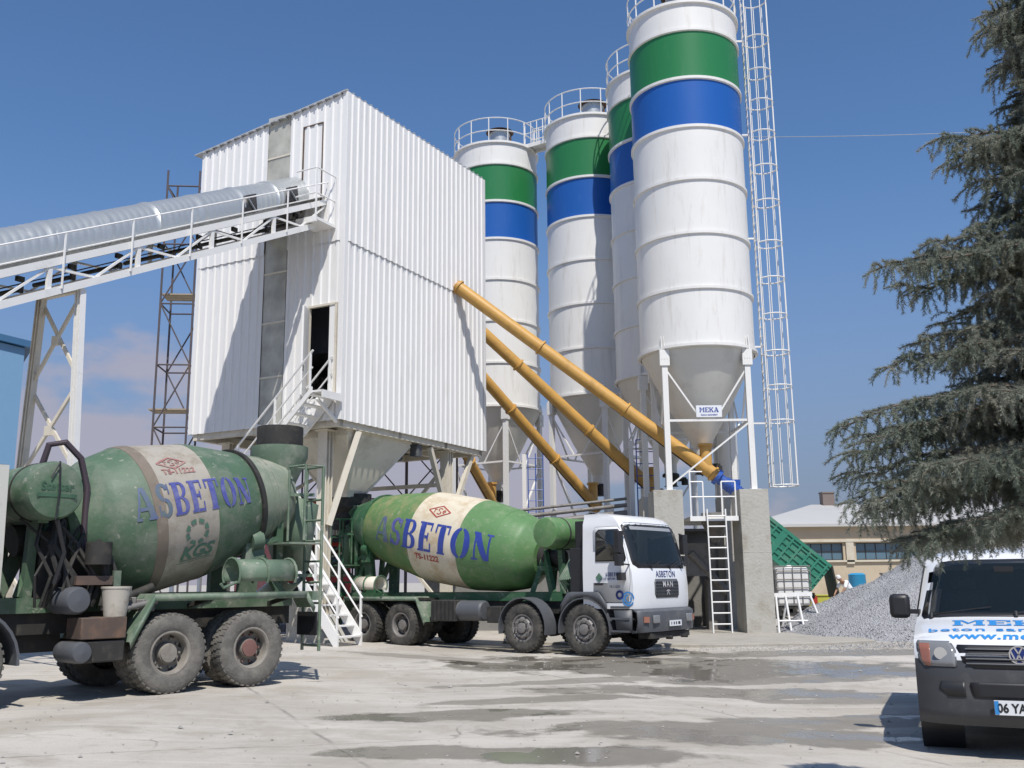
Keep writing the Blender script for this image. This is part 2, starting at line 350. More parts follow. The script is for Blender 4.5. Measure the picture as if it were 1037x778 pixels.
# ---------------------------------------------------------------- ground
def gz(x, y):
    t = max(0., min(1., (-x-.5)/4.5)); t = t*t*(3-2*t)
    u = max(0., min(1., (x-1.)/3.2)); u = u*u*(3-2*u); k = max(0., min(1., (21-y)/6.))
    return .13*t-.14*u*k*k*(3-2*k)
def gmat():
    m = bpy.data.materials.new('yard_concrete'); m.use_nodes = True; nt = m.node_tree; L = nt.links; b = nt.nodes['Principled BSDF']
    tc = _n(nt, 'ShaderNodeTexCoord'); P = tc.outputs['Object']
    def noi(sc, det=8, ro=.6, src=None, dis=0):
        n = _n(nt, 'ShaderNodeTexNoise'); n.inputs['Scale'].default_value = sc; n.inputs['Detail'].default_value = det; n.inputs['Roughness'].default_value = ro; n.inputs['Distortion'].default_value = dis
        L.new(src or P, n.inputs['Vector']); return n.outputs['Fac']
    def rng(s, a, b_, c=0., d=1.):
        n = _n(nt, 'ShaderNodeMapRange', interpolation_type='SMOOTHSTEP')
        for i, x in enumerate((a, b_, c, d)): n.inputs[i+1].default_value = x
        L.new(s, n.inputs[0]); return n.outputs[0]
    def mth(op, a, b_=0.):
        n = _n(nt, 'ShaderNodeMath', operation=op)
        for i, x in enumerate((a, b_)):
            if isinstance(x, (int, float)): n.inputs[i].default_value = x
            else: L.new(x, n.inputs[i])
        return n.outputs[0]
    def mix(f, a, b_):
        n = _n(nt, 'ShaderNodeMix', data_type='RGBA')
        if isinstance(f, float): n.inputs[0].default_value = f
        else: L.new(f, n.inputs[0])
        for i, x in ((6, a), (7, b_)):
            if isinstance(x, tuple): n.inputs[i].default_value = (*x, 1)
            else: L.new(x, n.inputs[i])
        return n.outputs[2]
    c = mix(rng(noi(.35), .35, .65), (.40, .365, .315), (.50, .465, .41))
    c = mix(rng(noi(1.6, 10, .7), .5, .72), c, (.36, .32, .265))
    c = mix(rng(noi(7, 8, .75), .54, .72, 0, .6), c, (.27, .245, .205))
    c = mix(rng(noi(42, 4, .7), .55, .72, 0, .5), c, (.25, .23, .20)); c = mix(rng(noi(.55, 9, .68, None, .6), .50, .60, 0, .55), c, (.33, .295, .24))
    # tyre-swept streaks along the drive direction
    mp = _n(nt, 'ShaderNodeMapping'); mp.inputs['Rotation'].default_value = (0, 0, R(-28)); mp.inputs['Scale'].default_value = (.25, 3.2, 1); L.new(P, mp.inputs[0])
    c = mix(rng(noi(1.1, 6, .6, mp.outputs[0]), .50, .68, 0, .45), c, (.56, .53, .48))
    mp = _n(nt, 'ShaderNodeMapping'); mp.inputs['Rotation'].default_value = (0, 0, R(20)); mp.inputs['Scale'].default_value = (.2, 2.6, 1); L.new(P, mp.inputs[0])
    c = mix(rng(noi(1.4, 6, .6, mp.outputs[0]), .55, .7, 0, .4), c, (.29, .275, .245))
    # slab joints
    mp = _n(nt, 'ShaderNodeMapping'); mp.inputs['Rotation'].default_value = (0, 0, R(-24)); L.new(P, mp.inputs[0])
    sp = _n(nt, 'ShaderNodeSeparateXYZ'); L.new(mp.outputs[0], sp.inputs[0])
    wob = mth('MULTIPLY', noi(1.5), .10)
    js = []
    for i, per in ((0, 5.2), (1, 4.1)):
        f = mth('FRACT', mth('DIVIDE', mth('ADD', sp.outputs[i], wob), per)); js.append(rng(mth('ABSOLUTE', mth('SUBTRACT', f, .5)), 0, .009, 1, 0))
    joint = mth('MAXIMUM', js[0], js[1])
    c = mix(mth('MULTIPLY', joint, rng(noi(.9), .40, .65, .0, .7)), c, (.17, .16, .14))
    vo = _n(nt, 'ShaderNodeTexVoronoi', feature='DISTANCE_TO_EDGE'); vo.inputs['Scale'].default_value = .23; wv = _n(nt, 'ShaderNodeTexNoise'); wv.inputs['Scale'].default_value = 1.3; wv.inputs['Detail'].default_value = 8; L.new(P, wv.inputs['Vector'])
    av = _n(nt, 'ShaderNodeVectorMath', operation='MULTIPLY_ADD'); av.inputs[1].default_value = (.9, .9, .0); L.new(wv.outputs['Color'], av.inputs[0]); L.new(P, av.inputs[2]); L.new(av.outputs[0], vo.inputs['Vector'])
    crack = mth('MULTIPLY', rng(vo.outputs['Distance'], .0, .006, 1, 0), rng(noi(.6), .50, .66, 0, .6)); c = mix(crack, c, (.12, .11, .095))
    # wet stains: ellipses with ragged edges (centre x, y, half-lengths, turn)
    warp = mth('MULTIPLY', mth('SUBTRACT', noi(.75, 9, .62), .5), 2.3)
    wet = None
    for (x, y, a, b2, r, s) in WET:
        q = _n(nt, 'ShaderNodeMapping'); q.vector_type = 'TEXTURE'; q.inputs['Location'].default_value = (x, y, 0); q.inputs['Rotation'].default_value = (0, 0, R(r)); q.inputs['Scale'].default_value = (a, b2, 1)
        L.new(P, q.inputs[0]); k = _n(nt, 'ShaderNodeVectorMath', operation='MULTIPLY'); k.inputs[1].default_value = (1, 1, 0); L.new(q.outputs[0], k.inputs[0])
        ln = _n(nt, 'ShaderNodeVectorMath', operation='LENGTH'); L.new(k.outputs[0], ln.inputs[0])
        e = rng(mth('ADD', ln.outputs['Value'], warp), .86, 1.10, s, 0.)
        wet = e if wet is None else mth('MAXIMUM', wet, e)
    wd = mix(noi(3), (.15, .135, .11), (.24, .215, .175))
    c = mix(wet, c, wd)
    # dirt road beyond the yard
    L.new(c, b.inputs['Base Color'])
    pud = rng(mth('ADD', mth('MULTIPLY', wet, rng(noi(.8, 3), .42, .55)), 0.), .55, .95)
    r1 = rng(wet, 0, 1, .88, .55); rr = mth('SUBTRACT', r1, mth('MULTIPLY', pud, .43)); L.new(rr, b.inputs['Roughness'])
    bp = _n(nt, 'ShaderNodeBump'); bp.inputs['Distance'].default_value = .02; bp.inputs['Strength'].default_value = .5
    h = mth('SUBTRACT', mth('MULTIPLY', noi(25, 6, .7), mth('SUBTRACT', 1., pud)), mth('MULTIPLY', joint, .8)); L.new(h, bp.inputs['Height']); L.new(bp.outputs[0], b.inputs['Normal'])
    return m
WET = [(2.3, 19.6, 3.8, 2.2, -18, 1.), (4.9, 19.2, 3.4, 1.2, -8, .95), (2.9, 15.6, 2.6, .8, 6, .85), (2.3, 11.4, 2.0, .8, 4, .85), (4.0, 12.6, 1.7, .55, 14, .8),
       (.55, 9.75, 1.15, .6, -8, .9), (-.65, 12.6, 1.6, .5, 10, .9), (-.9, 9.9, .85, .42, -8, .85), (7.0, 22.2, 4.2, 1.0, 3, .8), (-1.6, 21.6, 2.6, .5, -25, .6),
       (1.2, 16.9, 2.6, .35, 22, .7), (5.2, 14.9, 1.8, .45, 5, .7), (.4, 14.2, 1.5, .4, 18, .75), (1.9, 23.6, 3.4, 1., -30, 1.), (4.2, 17.3, 2.2, .5, 12, .8)]
xs = sorted(set([-1500, -700, -300, -150, -80, -50, -35]+[i*.5 for i in range(-50, 51)]+[35, 50, 80, 150, 300, 700, 1500]))
ys = sorted(set([-60, -25, -10]+[i*.5 for i in range(-6, 90)]+[50, 65, 90, 140, 250, 500, 1000, 2200]))
g = MB(); g.grid([[(x, y, gz(x, y)+(.012*noise.noise(V(x*.4, y*.4, 0)) if abs(x) < 25 and 0 < y < 45 else 0)) for x in xs] for y in ys])
g.build('ground', gmat(), kind='structure')
# apron slab under the silo piers, with a worn front edge
g = MB(); pts = [(-.3, 26.6), (2.6, 24.9), (4.6, 24.35), (6.2, 24.5), (7.6, 24.7), (9.0, 25.4), (9.2, 33.5), (-.3, 33.5)]
g.prism(pts, -.1, .075, ax='z'); g.build('pavement', mat('apron_concrete', (.36, .335, .29), .9, var=.15, dirt=(.25, .23, .19), dirt_amt=.4, bump=.5), kind='structure', bevel=.02)
# ================================================================ batching tower (local x runs along the right face, y along the left face, outward = -x and -y)
TC = (-4.53, 25.6, 0); TR = R(62.2); TX, TY, TZ = 7.7, 5.35, 5.82
def tz(x, y): return 15.1+.03*x-.125*y+.02*y if y < 99 else 15
def ztop(x, y): return 15.12-.125*y+.028*x
t = thing('batching_tower', 'tall white corrugated box tower on steel legs with hopper below', 'tower', TC, TR)
RIB = .282
def corrugated(L, zb, zt, holes=(), off=0., m=0):
    """trapezoid sheet in local (s along wall, z, depth outwards); returns quads (s, depth, z)"""
    q = []; s = 0.
    while s < L-1e-4:
        segs = [(0, .155, 0, 0), (.155, .185, 0, .038), (.185, .252, .038, .038), (.252, .282, .038, 0)]
        for a, b, d0, d1 in segs:
            a, b = s+a, min(s+b, L)
            if a >= L: break
            mid = (a+b)/2; iv = [(zb, None)]
            cuts = sorted([(h[2], h[3]) for h in holes if h[0] < mid < h[1]])
            z = zb
            top0, top1 = zt(a), zt(b)
            for c0, c1 in cuts:
                if c0 > z: q.append(((a, d0+off, z), (b, d1+off, z), (b, d1+off, c0), (a, d0+off, c0)))
                z = max(z, c1)
            if z < min(top0, top1)-.01: q.append(((a, d0+off, z), (b, d1+off, z), (b, d1+off, top1), (a, d0+off, top0)))
        s += RIB
    return q
def wall(name, L, seam, zt, P, holes, zb=TZ, mt='clad'):
    g = MB()
    lo = [h for h in holes if h[2] < seam]; hi = [h for h in holes if h[3] > seam]
    for q in corrugated(L, zb, lambda s: seam, [(h[0], h[1], h[2], min(h[3], seam)) for h in lo]): g.add([P(*p) for p in q], [(0, 1, 2, 3)])
    for q in corrugated(L, seam-.07, zt, [(h[0], h[1], max(h[2], seam-.07), h[3]) for h in hi], off=.03): g.add([P(*p) for p in q], [(0, 1, 2, 3)])
    o = g.build(name, mt, t); return o
SEAM = 10.85
door = (.20, 1.08, 6.45, 9.0); hatch = (.80, 1.45, 11.8, 14.35)
tr1 = (2.0, 2.84, 12.6, 14.98); tr2 = (2.0, 2.78, 5.9, 12.1)
leftP = lambda s, d, z: V(-d, s, z)
wall('wall', TY, SEAM, lambda s: ztop(0, s), leftP, [door, tr1, tr2])
wall('wall', TX, SEAM, lambda s: ztop(s, 0), lambda s, d, z: V(s, -d, z), [])
wall('wall', TY, SEAM, lambda s: ztop(TX, s), lambda s, d, z: V(TX+d, s, z), [])
wall('wall', TX, SEAM, lambda s: ztop(s, TY), lambda s, d, z: V(s, TY+d, z), [])
# corner trims, roof
for x, y in ((-.03, -.03), (TX+.03, -.03), (-.03, TY+.03), (TX+.03, TY+.03)):
    g = MB(); sx = 1 if x < 1 else -1; sy = 1 if y < 1 else -1
    g.box((x+sx*.06, y-sy*.02, (TZ+ztop(x, y))/2), (.15, .012, ztop(x, y)-TZ)); g.box((x-sx*.02, y+sy*.06, (TZ+ztop(x, y))/2), (.012, .15, ztop(x, y)-TZ)); g.build('corner_trim', 'clad', t)
g = MB(); rows = []
for dz in (0, .05):
    pass
e = .32
P4 = [(-.12, -.015), (TX+.1, -.015), (TX+.1, TY+e), (-.12, TY+e)]
vs = [V(x, y, ztop(x, y)+.012) for x, y in P4]+[V(x, y, ztop(x, y)+.045) for x, y in P4]
g.add(vs, [(0, 3, 2, 1), (4, 5, 6, 7), (0, 1, 5, 4), (1, 2, 6, 5), (2, 3, 7, 6), (3, 0, 4, 7)])
k = 0
while k < TX: g.bar((k, -.01, ztop(k, 0)+.085), (k, TY+e+.01, ztop(k, TY+e)+.085), .07, .03); k += RIB
k = 0
while k < TY:  # rib ends show under the verge on the left face
    g.box((-.07, k+.2, ztop(0, k+.2)-.015), (.14, .1, .04)); k += RIB
g.build('roof', mat('roof_sheet', (.45, .46, .47), .5, .2, var=.1, dirt=(.3, .29, .27), dirt_amt=.3), t)
g = MB()
for a in (tr1, tr2): g.box((-.006, (a[0]+a[1])/2, (a[2]+a[3])/2), (.012, a[1]-a[0]+.02, a[3]-a[2]+.04))
o = g.build('window', 'translucent', t, label='tall strip of grey see-through sheeting')
g = MB()
for z in (6.9, 7.9, 9.4, 10.3, 11.2, 13.6, 14.2): g.box((.16, 2.4, z), (.09, .95, .09))
for s in (1.9, 2.9): g.box((.2, s, 10.2), (.12, .12, 8.4))
for z0 in (6.2, 8.6): g.bar((.25, 1.95, z0), (.25, 2.85, z0+2), .07)
g.build('window_frame', 'scaf', t)
# hatch door above the conveyor and the entrance door ajar
for z in (7.2, 8.75, 10.2, 11.3, 13.7): g = MB(); g.box((-.02, (tr2[0]+tr2[1])/2, z), (.02, .84, .05)); g.build('window_bar', 'cream', t)
g = MB(); a = hatch
for q in corrugated(a[1]-a[0], a[2], lambda s: a[3]): g.add([V(-d-.055, s+a[0], z) for s, d, z in q], [(0, 1, 2, 3)])
g.build('hatch_door', 'clad', t)
g = MB()
for s in (a[0]-.02, a[1]+.02): g.box((-.06, s, (a[2]+a[3])/2), (.05, .035, a[3]-a[2]))
g.box((-.06, (a[0]+a[1])/2, a[3]+.02), (.05, a[1]-a[0]+.07, .035)); g.build('hatch_frame', 'rust', t)
g = MB(); g.box((-.045, .03, 8.4), (.012, .03, 4.9)); g.build('joint_strip', 'rust', t)
g = MB(); a = door
for s in (a[0]-.03, a[1]+.03): g.box((-.02, s, (a[2]+a[3])/2), (.1, .06, a[3]-a[2]))
g.box((-.02, (a[0]+a[1])/2, a[3]), (.1, a[1]-a[0]+.1, .06)); g.build('door_frame', 'cream', t)
g = MB(); g.box((-.02, a[0]+.1, 7.72), (.05, .2, 2.5)); g.box((-.3, a[1]-.08, 7.7), (.5, .05, 2.45), rot=Matrix.Rotation(R(24), 3, 'Z'))
dd = g.build('door', 'white', t); g = MB(); g.box((-.5, a[1]-.2, 7.2), (.03, .03, .16)); g.build('handle', 'black', dd)
# floor steel, legs, hopper
g = MB()
g.box((TX/2, TY/2, TZ+.14), (TX-.1, TY-.1, .1), 1)
for y in (.14, 1.6, 3.1, TY-.14): g.bar((.05, y, TZ-.04), (TX-.05, y, TZ-.04), .16, .26)
for x in (.14, 2.9, 5.4, TX-.14): g.bar((x, .06, TZ-.05), (x, TY-.06, TZ-.05), .15, .22)
g.build('floor_frame', ['cream', 'dconc'], t)
LEGS = [(.42, .78), (5.9, .35), (.95, 4.75), (5.9, 4.75)]
for x, y in LEGS:
    g = MB(); h = TZ-.17; g.box((x, y, h/2), (.05, .28, h)); g.box((x-.13, y, h/2), (.03, .30, h)); g.box((x+.13, y, h/2), (.03, .30, h)); g.box((x, y, .02), (.5, .5, .06)); g.box((x, y, h-.02), (.45, .45, .04))
    g.build('leg', 'cream', t, bevel=.006)
g = MB()
g.bar((.42, .62, 3.1), (.95, .1, TZ-.2), .2, .16); g.bar((5.9, .2, 3.2), (4.6, .15, TZ-.2), .14); g.bar((5.9, .3, 3.2), (7.2, .2, TZ-.2), .14)
for z0, z1 in ((.6, 3.2), (3.2, 5.4)): g.bar((.95, 4.75, z0), (5.9, 4.75, z1), .09); g.bar((.95, 4.75, z1), (5.9, 4.75, z0), .09)
g.bar((5.9, .4, .8), (5.9, 4.75, 5.2), .09); g.bar((5.9, 4.75, .8), (5.9, .4, 5.2), .09)
g.bar((5.9, .4, 4.6), (5.9, 4.75, 4.6), .12)
g.build('brace', 'cream', t)
hx, hy = 2.1, 1.35
g = MB()
def ring(w, d, z): return [(hx-w, hy-d, z), (hx+w, hy-d, z), (hx+w, hy+d, z), (hx-w, hy+d, z)]
Rr = [ring(1.5, 1.15, TZ-.1), ring(1.5, 1.15, TZ-.32), ring(.42, .36, 4.15), ring(.42, .36, 3.95)]
vs = sum(Rr, []); fs = []
for i in range(3):
    for k in range(4): fs.append((i*4+k, i*4+(k+1) % 4, i*4+4+(k+1) % 4, i*4+4+k))
g.add(vs, fs); g.box((hx, hy-1.155, TZ-.2), (3.1, .04, .06)); 
for sx in (-1, 1):
    for sy in (-1, 1): g.bar((hx+sx*1.5, hy+sy*1.15, TZ-.3), (hx+sx*.43, hy+sy*.37, 4.1), .05)
g.build('hopper', 'cream', t)
g = MB(); g.lathe([(.40, 0), (.46, .02), (.46, .3), (.34, .45), (.34, .8), (.37, .82), (.37, .9), (0, .9)], (hx, hy, 3.98), (0, 0, -1), 20); g.box((hx+.6, hy-.2, 3.9), (.5, .12, .12))
g.build('discharge_sleeve', 'dark', t)
g = MB(); g.box((hx+1.4, hy+.5, 4.9), (.7, .5, .7)); g.tube((hx+1.4, hy+.2, 5.2), (hx+1.4, hy-.9, 5.2), .1); g.box((hx+1.9, hy-1.1, 5.45), (.25, .25, .35)); g.build('gate_motor', 'grey', t)
# something of the machinery seen through the openings
g = MB(); g.box((2.4, 2.4, 9.2), (2.6, 2.4, 2.4)); g.tube((.7, 2.4, 12.0), (3.2, 2.4, 12.9), .5, 16); g.build('mixer_unit', 'grey', t)

# ---------------------------------------------------------------- stairs
st = thing('steel_staircase', 'white steel staircase climbing in two flights to the tower door', 'staircase', (*TC[:2], .06), TR)
def stair(y0, z0, y1, z1, xa, xb, n, hr=True, thin=False):
    """flight between (y,z) ends, strings at x = xa and xb"""
    for x in (xa, xb):
        q = .085 if (thin and x == xa) else .21; g = MB(); g.add([(x+dx, y, z+dz) for dx in (-.025, .025) for y, z, dz in ((y0, z0, -q), (y1, z1, -q), (y1, z1, q), (y0, z0, q))], [(0, 1, 2, 3), (7, 6, 5, 4), (0, 4, 5, 1), (1, 5, 6, 2), (2, 6, 7, 3), (3, 7, 4, 0)])
        g.build('stringer', 'white', st)
    for i in range(n):
        f = (i+.6)/n; g = MB(); g.box(((xa+xb)/2, y0+(y1-y0)*f, z0+(z1-z0)*f), (abs(xb-xa)-.056, .24, .035)); g.build('tread', 'white', st)
    if hr:
        for x in (xa, xb):
            g = MB(); N = 3
            for i in range(N+1):
                f = min(max(i/N, .02), .98); y, z = y0+(y1-y0)*f, z0+(z1-z0)*f; g.bar((x, y, z+.1), (x, y, z+1.05), .045)
            g.tube((x, y0, z0+1.05), (x, y1, z1+1.05), .028, 6); g.tube((x, y0, z0+.6), (x, y1, z1+.6), .022, 6)
            g.build('handrail', 'white', st)
stair(-1.0, .12, 1.2, 2.85, -1.15, -.22, 11)
stair(3.85, 2.95, .22, 6.42, -.90, -.10, 15, True, True)
g = MB(); g.box((-.3, 3.1, 2.86), (1.1, 3.8, .05)); g.box((-.86, 3.1, 2.8), (.06, 3.8, .16)); g.box((.26, 3.1, 2.8), (.06, 3.8, .16)); g.build('landing', 'white', st)
g = MB(); g.box((-.5, .05, 6.38), (.8, .34, .05)); g.box((-.5, -.12, 6.30), (.8, .05, .2)); g.build('platform', 'white', st)
for x, y in ((-.8, 1.3), (.2, 1.3), (-.8, 4.9), (.2, 4.9)):
    g = MB(); g.box((x, y, 1.4), (.09, .09, 2.8)); g.build('post', 'white', st)
g = MB(); g.bar((-.84, .1, 6.2), (-.02, .1, 5.7), .07); g.build('bracket', 'white', st)
# concrete plinth and pale sheet under the flight
o = MB().prism([(1.15, .0), (2.6, .0), (2.6, 2.5), (1.9, 2.3)], .1, .75).build('kiosk', 'cream', None) if False else None
pl = MB(); pl.prism([(.1, 0), (1.5, 0), (1.5, 1.35), (1.1, 1.35)], -.1, .8, ax='x')
pl.build('concrete_plinth', 'conc', None, loc=(*TC[:2], .05), rz=TR, bevel=.02, label='tapered pale concrete plinth under the lower flight of stairs', category='plinth')

# ---------------------------------------------------------------- conveyor
CS = R(26.5); CY = 1.92; CZ = 12.0      # meets the wall at y=CY; CZ = deck height there
cvy = thing('belt_conveyor', 'long sloping conveyor under a ribbed galvanised cover joining the tower', 'conveyor', TC, TR)
cd, sn, tn = cos(CS), sin(CS), math.tan(CS)
def cp(d, y, h): return V(-d, CY+y, CZ-d*tn+h)       # d metres out from the wall, h above deck
DL = 16.5
g = MB(); Rc = .66; seg = .06; k = 0; d = -.1; rows = []
nk = 22
while d < DL:
    r = Rc+(.013 if int(round(d/.06)) % 3 == 0 else 0)
    if abs((d+.1) % 1.32) < .07: r += .024
    rows.append([cp(d, r*cos(a)*1.06, .27+.71*sin(a)*r/Rc) for a in [pi*(-.13+1.26*i/nk) for i in range(nk+1)]]); d += seg
holes = []
def cmf(i, k): return 0
og = MB(); og.grid(rows); cov = og.build('cover', 'galv', cvy, solid=.01)
# dark inspection openings on the near side (proud frames with flap)
for d in (.55, 2.15):
    y = -Rc*1.06-.045; g = MB(); fl = MB()
    g.add([cp(d, y, .14), cp(d+.5, y, .14), cp(d+.42, y+.09, .66), cp(d-.02, y+.09, .66)], [(0, 1, 2, 3)])
    fl.bar(cp(d+.1, y-.02, .2), cp(d+.32, y+.02, .55), .08, .02)
    hh = g.build('inspection_opening', 'black', cvy, solid=.02); fl.build('flap', 'galv', hh)
g = MB()
HB = -.62  # truss depth
for y in (-1.28, .75):
    g.bar(cp(-.05, y, -.01), cp(DL, y, -.01), .10, .15); g.bar(cp(-.05, y, HB), cp(DL, y, HB), .12, .15)
    n = int(DL/1.05)
    for i in range(n+1):
        d = i*1.05; g.bar(cp(d, y, -.1), cp(d, y, HB+.06), .07, .09) if i % 2 == 0 else None
        if i < n: g.bar(cp(d, y, HB+.08 if i % 2 else -.1), cp(d+1.05, y, -.1 if i % 2 else HB+.08), .045)
for i in range(9): g.bar(cp(i*2.1, -1.28, HB), cp(i*2.1, .75, HB), .1)
g.build('truss', 'white', cvy)
g = MB(); g.add([cp(-.05, -.6, -.03), cp(DL, -.6, -.03), cp(DL, .6, -.03), cp(-.05, .6, -.03)], [(0, 1, 2, 3)]); g.add([cp(-.05, -.5, HB+.3), cp(DL, -.5, HB+.3), cp(DL, .5, HB+.3), cp(-.05, .5, HB+.3)], [(0, 1, 2, 3)]); g.build('belt', 'black', cvy, solid=.02)
for i in range(14):
    g = MB(); d = .5+i*1.15; g.tube(cp(d, -.55, HB+.2), cp(d, .55, HB+.2), .05, 8); g.box(cp(d, -.66, HB+.2), (.1, .06, .14)); g.box(cp(d, -.62, -.2), (.16, .08, .1)); g.build('idler', 'dark', cvy)
g = MB(); g.add([cp(-.05, -1.26, .16), cp(DL, -1.26, .16), cp(DL, -.7, .16), cp(-.05, -.7, .16)], [(0, 1, 2, 3)]); g.build('walkway', 'white', cvy, solid=.03)
g = MB()
for i in range(11):
    d = .06+i*1.62; g.bar(cp(d, -1.36, -.6), cp(d, -1.36, .56), .03)
for h in (.56,): g.tube(cp(.05, -1.36, h), cp(DL, -1.36, h), .02, 6)
g.build('guard_rail', 'white', cvy)
# end platform at the wall
g = MB(); g.box((-.45, .62, CZ-.82), (.8, .7, .08)); g.box((-.86, .62, CZ-.84), (.05, .7, .16))
for y in (.3,):
    g.bar((-.86, y, CZ-.9), (-.86, y, CZ+.62), .035)
g.bar((-.05, .3, CZ-.9), (-.05, .3, CZ+.62), .035)
for z in (CZ+.62, CZ-.1): g.tube((-.86, .3, z), (-.86, 1.0, z), .02, 6); g.tube((-.86, .3, z), (-.05, .3, z), .02, 6)
g.build('end_platform', 'white', cvy)
# trestle
def trestle(d, ygap, label):
    tr = thing('conveyor_trestle', label, 'trestle', TC, TR)
    top = CZ-d*tn+HB-.1; A = []
    for sgn, xx in ((-1, -d), (1, -d-.0)):
        y = CY+(-1.2 if sgn < 0 else -.02)
        p0 = V(xx, y, top); p1 = V(xx-.0, y+sgn*ygap, .1); A.append((p0, p1))
        g = MB(); n = (p1-p0).normalized(); g.bar(p0, p1, .03, .13, up=(1, 0, 0)); 
        g.bar(p0+V(0, -.08, 0), p1+V(0, -.08, 0), .13, .02, up=(0, 1, 0)); g.bar(p0+V(0, .08, 0), p1+V(0, .08, 0), .13, .02, up=(0, 1, 0)); g.box(p1+V(0, 0, -.06), (.5, .5, .08)); g.build('leg', 'cream' if sgn > 0 else 'white', tr)  # far leg in cream: its shade put into the colour; near leg white
    n = 4; g = MB()
    for i in range(n):
        a0, a1 = A[0][0].lerp(A[0][1], i/n+.02), A[0][0].lerp(A[0][1], (i+1)/n); b0, b1 = A[1][0].lerp(A[1][1], i/n+.02), A[1][0].lerp(A[1][1], (i+1)/n)
        g.bar(a0, b1, .07, .05, up=(1, 0, 0)); g.bar(b0+V(.05, 0, 0), a1+V(.05, 0, 0), .07, .05, up=(1, 0, 0))
        c = (a0+b1)/2; g.box(c, (.06, .2, .2))
    g.bar(A[0][0], A[1][0], .12, up=(1, 0, 0)); g.build('brace', 'cream', tr)
trestle(7.6, .35, 'white steel trestle with crossed braces carrying the sloping conveyor')
trestle(14.2, .35, 'conveyor trestle nearest the low end, at the left beyond the truck cab')
# ---------------------------------------------------------------- scaffold behind the tower
def scaffold(name, label, loc, rz, nx, W, D, H, lift=2.0, planks=()):
    s = thing(name, label, 'scaffold', loc, rz)
    for i in range(nx+1):
        for y in (0, D):
            g = MB(); g.tube((i*W, y, 0), (i*W, y, H), .035, 6); g.build('post', 'scaf', s)
    g = MB(); z = .4; k = 0
    while z < H:
        for y in (0, D): g.tube((0, y, z), (nx*W, y, z), .028, 6)
        for i in range(nx+1): g.tube((i*W, 0, z), (i*W, D, z), .028, 6)
        if z+lift < H+.5:
            for i in range(nx):
                a, b = (i, i+1) if (i+k) % 2 else (i+1, i)
                g.tube((a*W, 0, z), (b*W, 0, z+lift), .026, 6); g.tube((b*W, D, z), (a*W, D, z+lift), .026, 6)
        z += lift; k += 1
    g.build('brace', 'scaf', s)
    for z, a, b in planks:
        g = MB()
        for j in range(3): g.box(((a+b)/2, .2+j*.27, z), (b-a, .24, .045))
        g.build('plank', 'plank', s)
    return s
scaffold('scaffold_tower', 'thin rusty scaffold tower with planks standing behind the white tower', (-11.5, 31.2, 0), R(5), 1, 1.05, 1.3, 15.3, 2.05, ((7.15, -.2, 1.2), (13.8, .1, 1.6), (11.0, .0, 1.1)))
scaffold('scaffold_tower', 'long low rusty scaffold seen through the gap beneath the white tower', (-8.9, 33.4, 0), R(4), 4, 1.75, 1.1, 7.6, 2.0)

sb = thing('sign_board', 'small red board with white lettering hanging beneath the tower behind the staircase', 'sign', (-5.25, 28.9, 3.55), R(14))
g = MB(); g.box((0, 0, .22), (1.15, .04, .42)); pnl = g.build('panel', 'redtruck', sb); g = MB(); g.box((.12, -.025, .2), (.62, .01, .24)); pn2 = g.build('name_plate', 'black', pnl)
decal('lettering', flat_font('oo', .17, .004), plane_fn((.12, -.033, .13), (1, 0, 0), (0, 0, 1)), 'signwhite', pn2)
for x in (-.45, .45): g = MB(); g.tube((x, 0, .42), (x, 0, 2.2), .015, 6); g.build('hanger', 'scaf', sb)
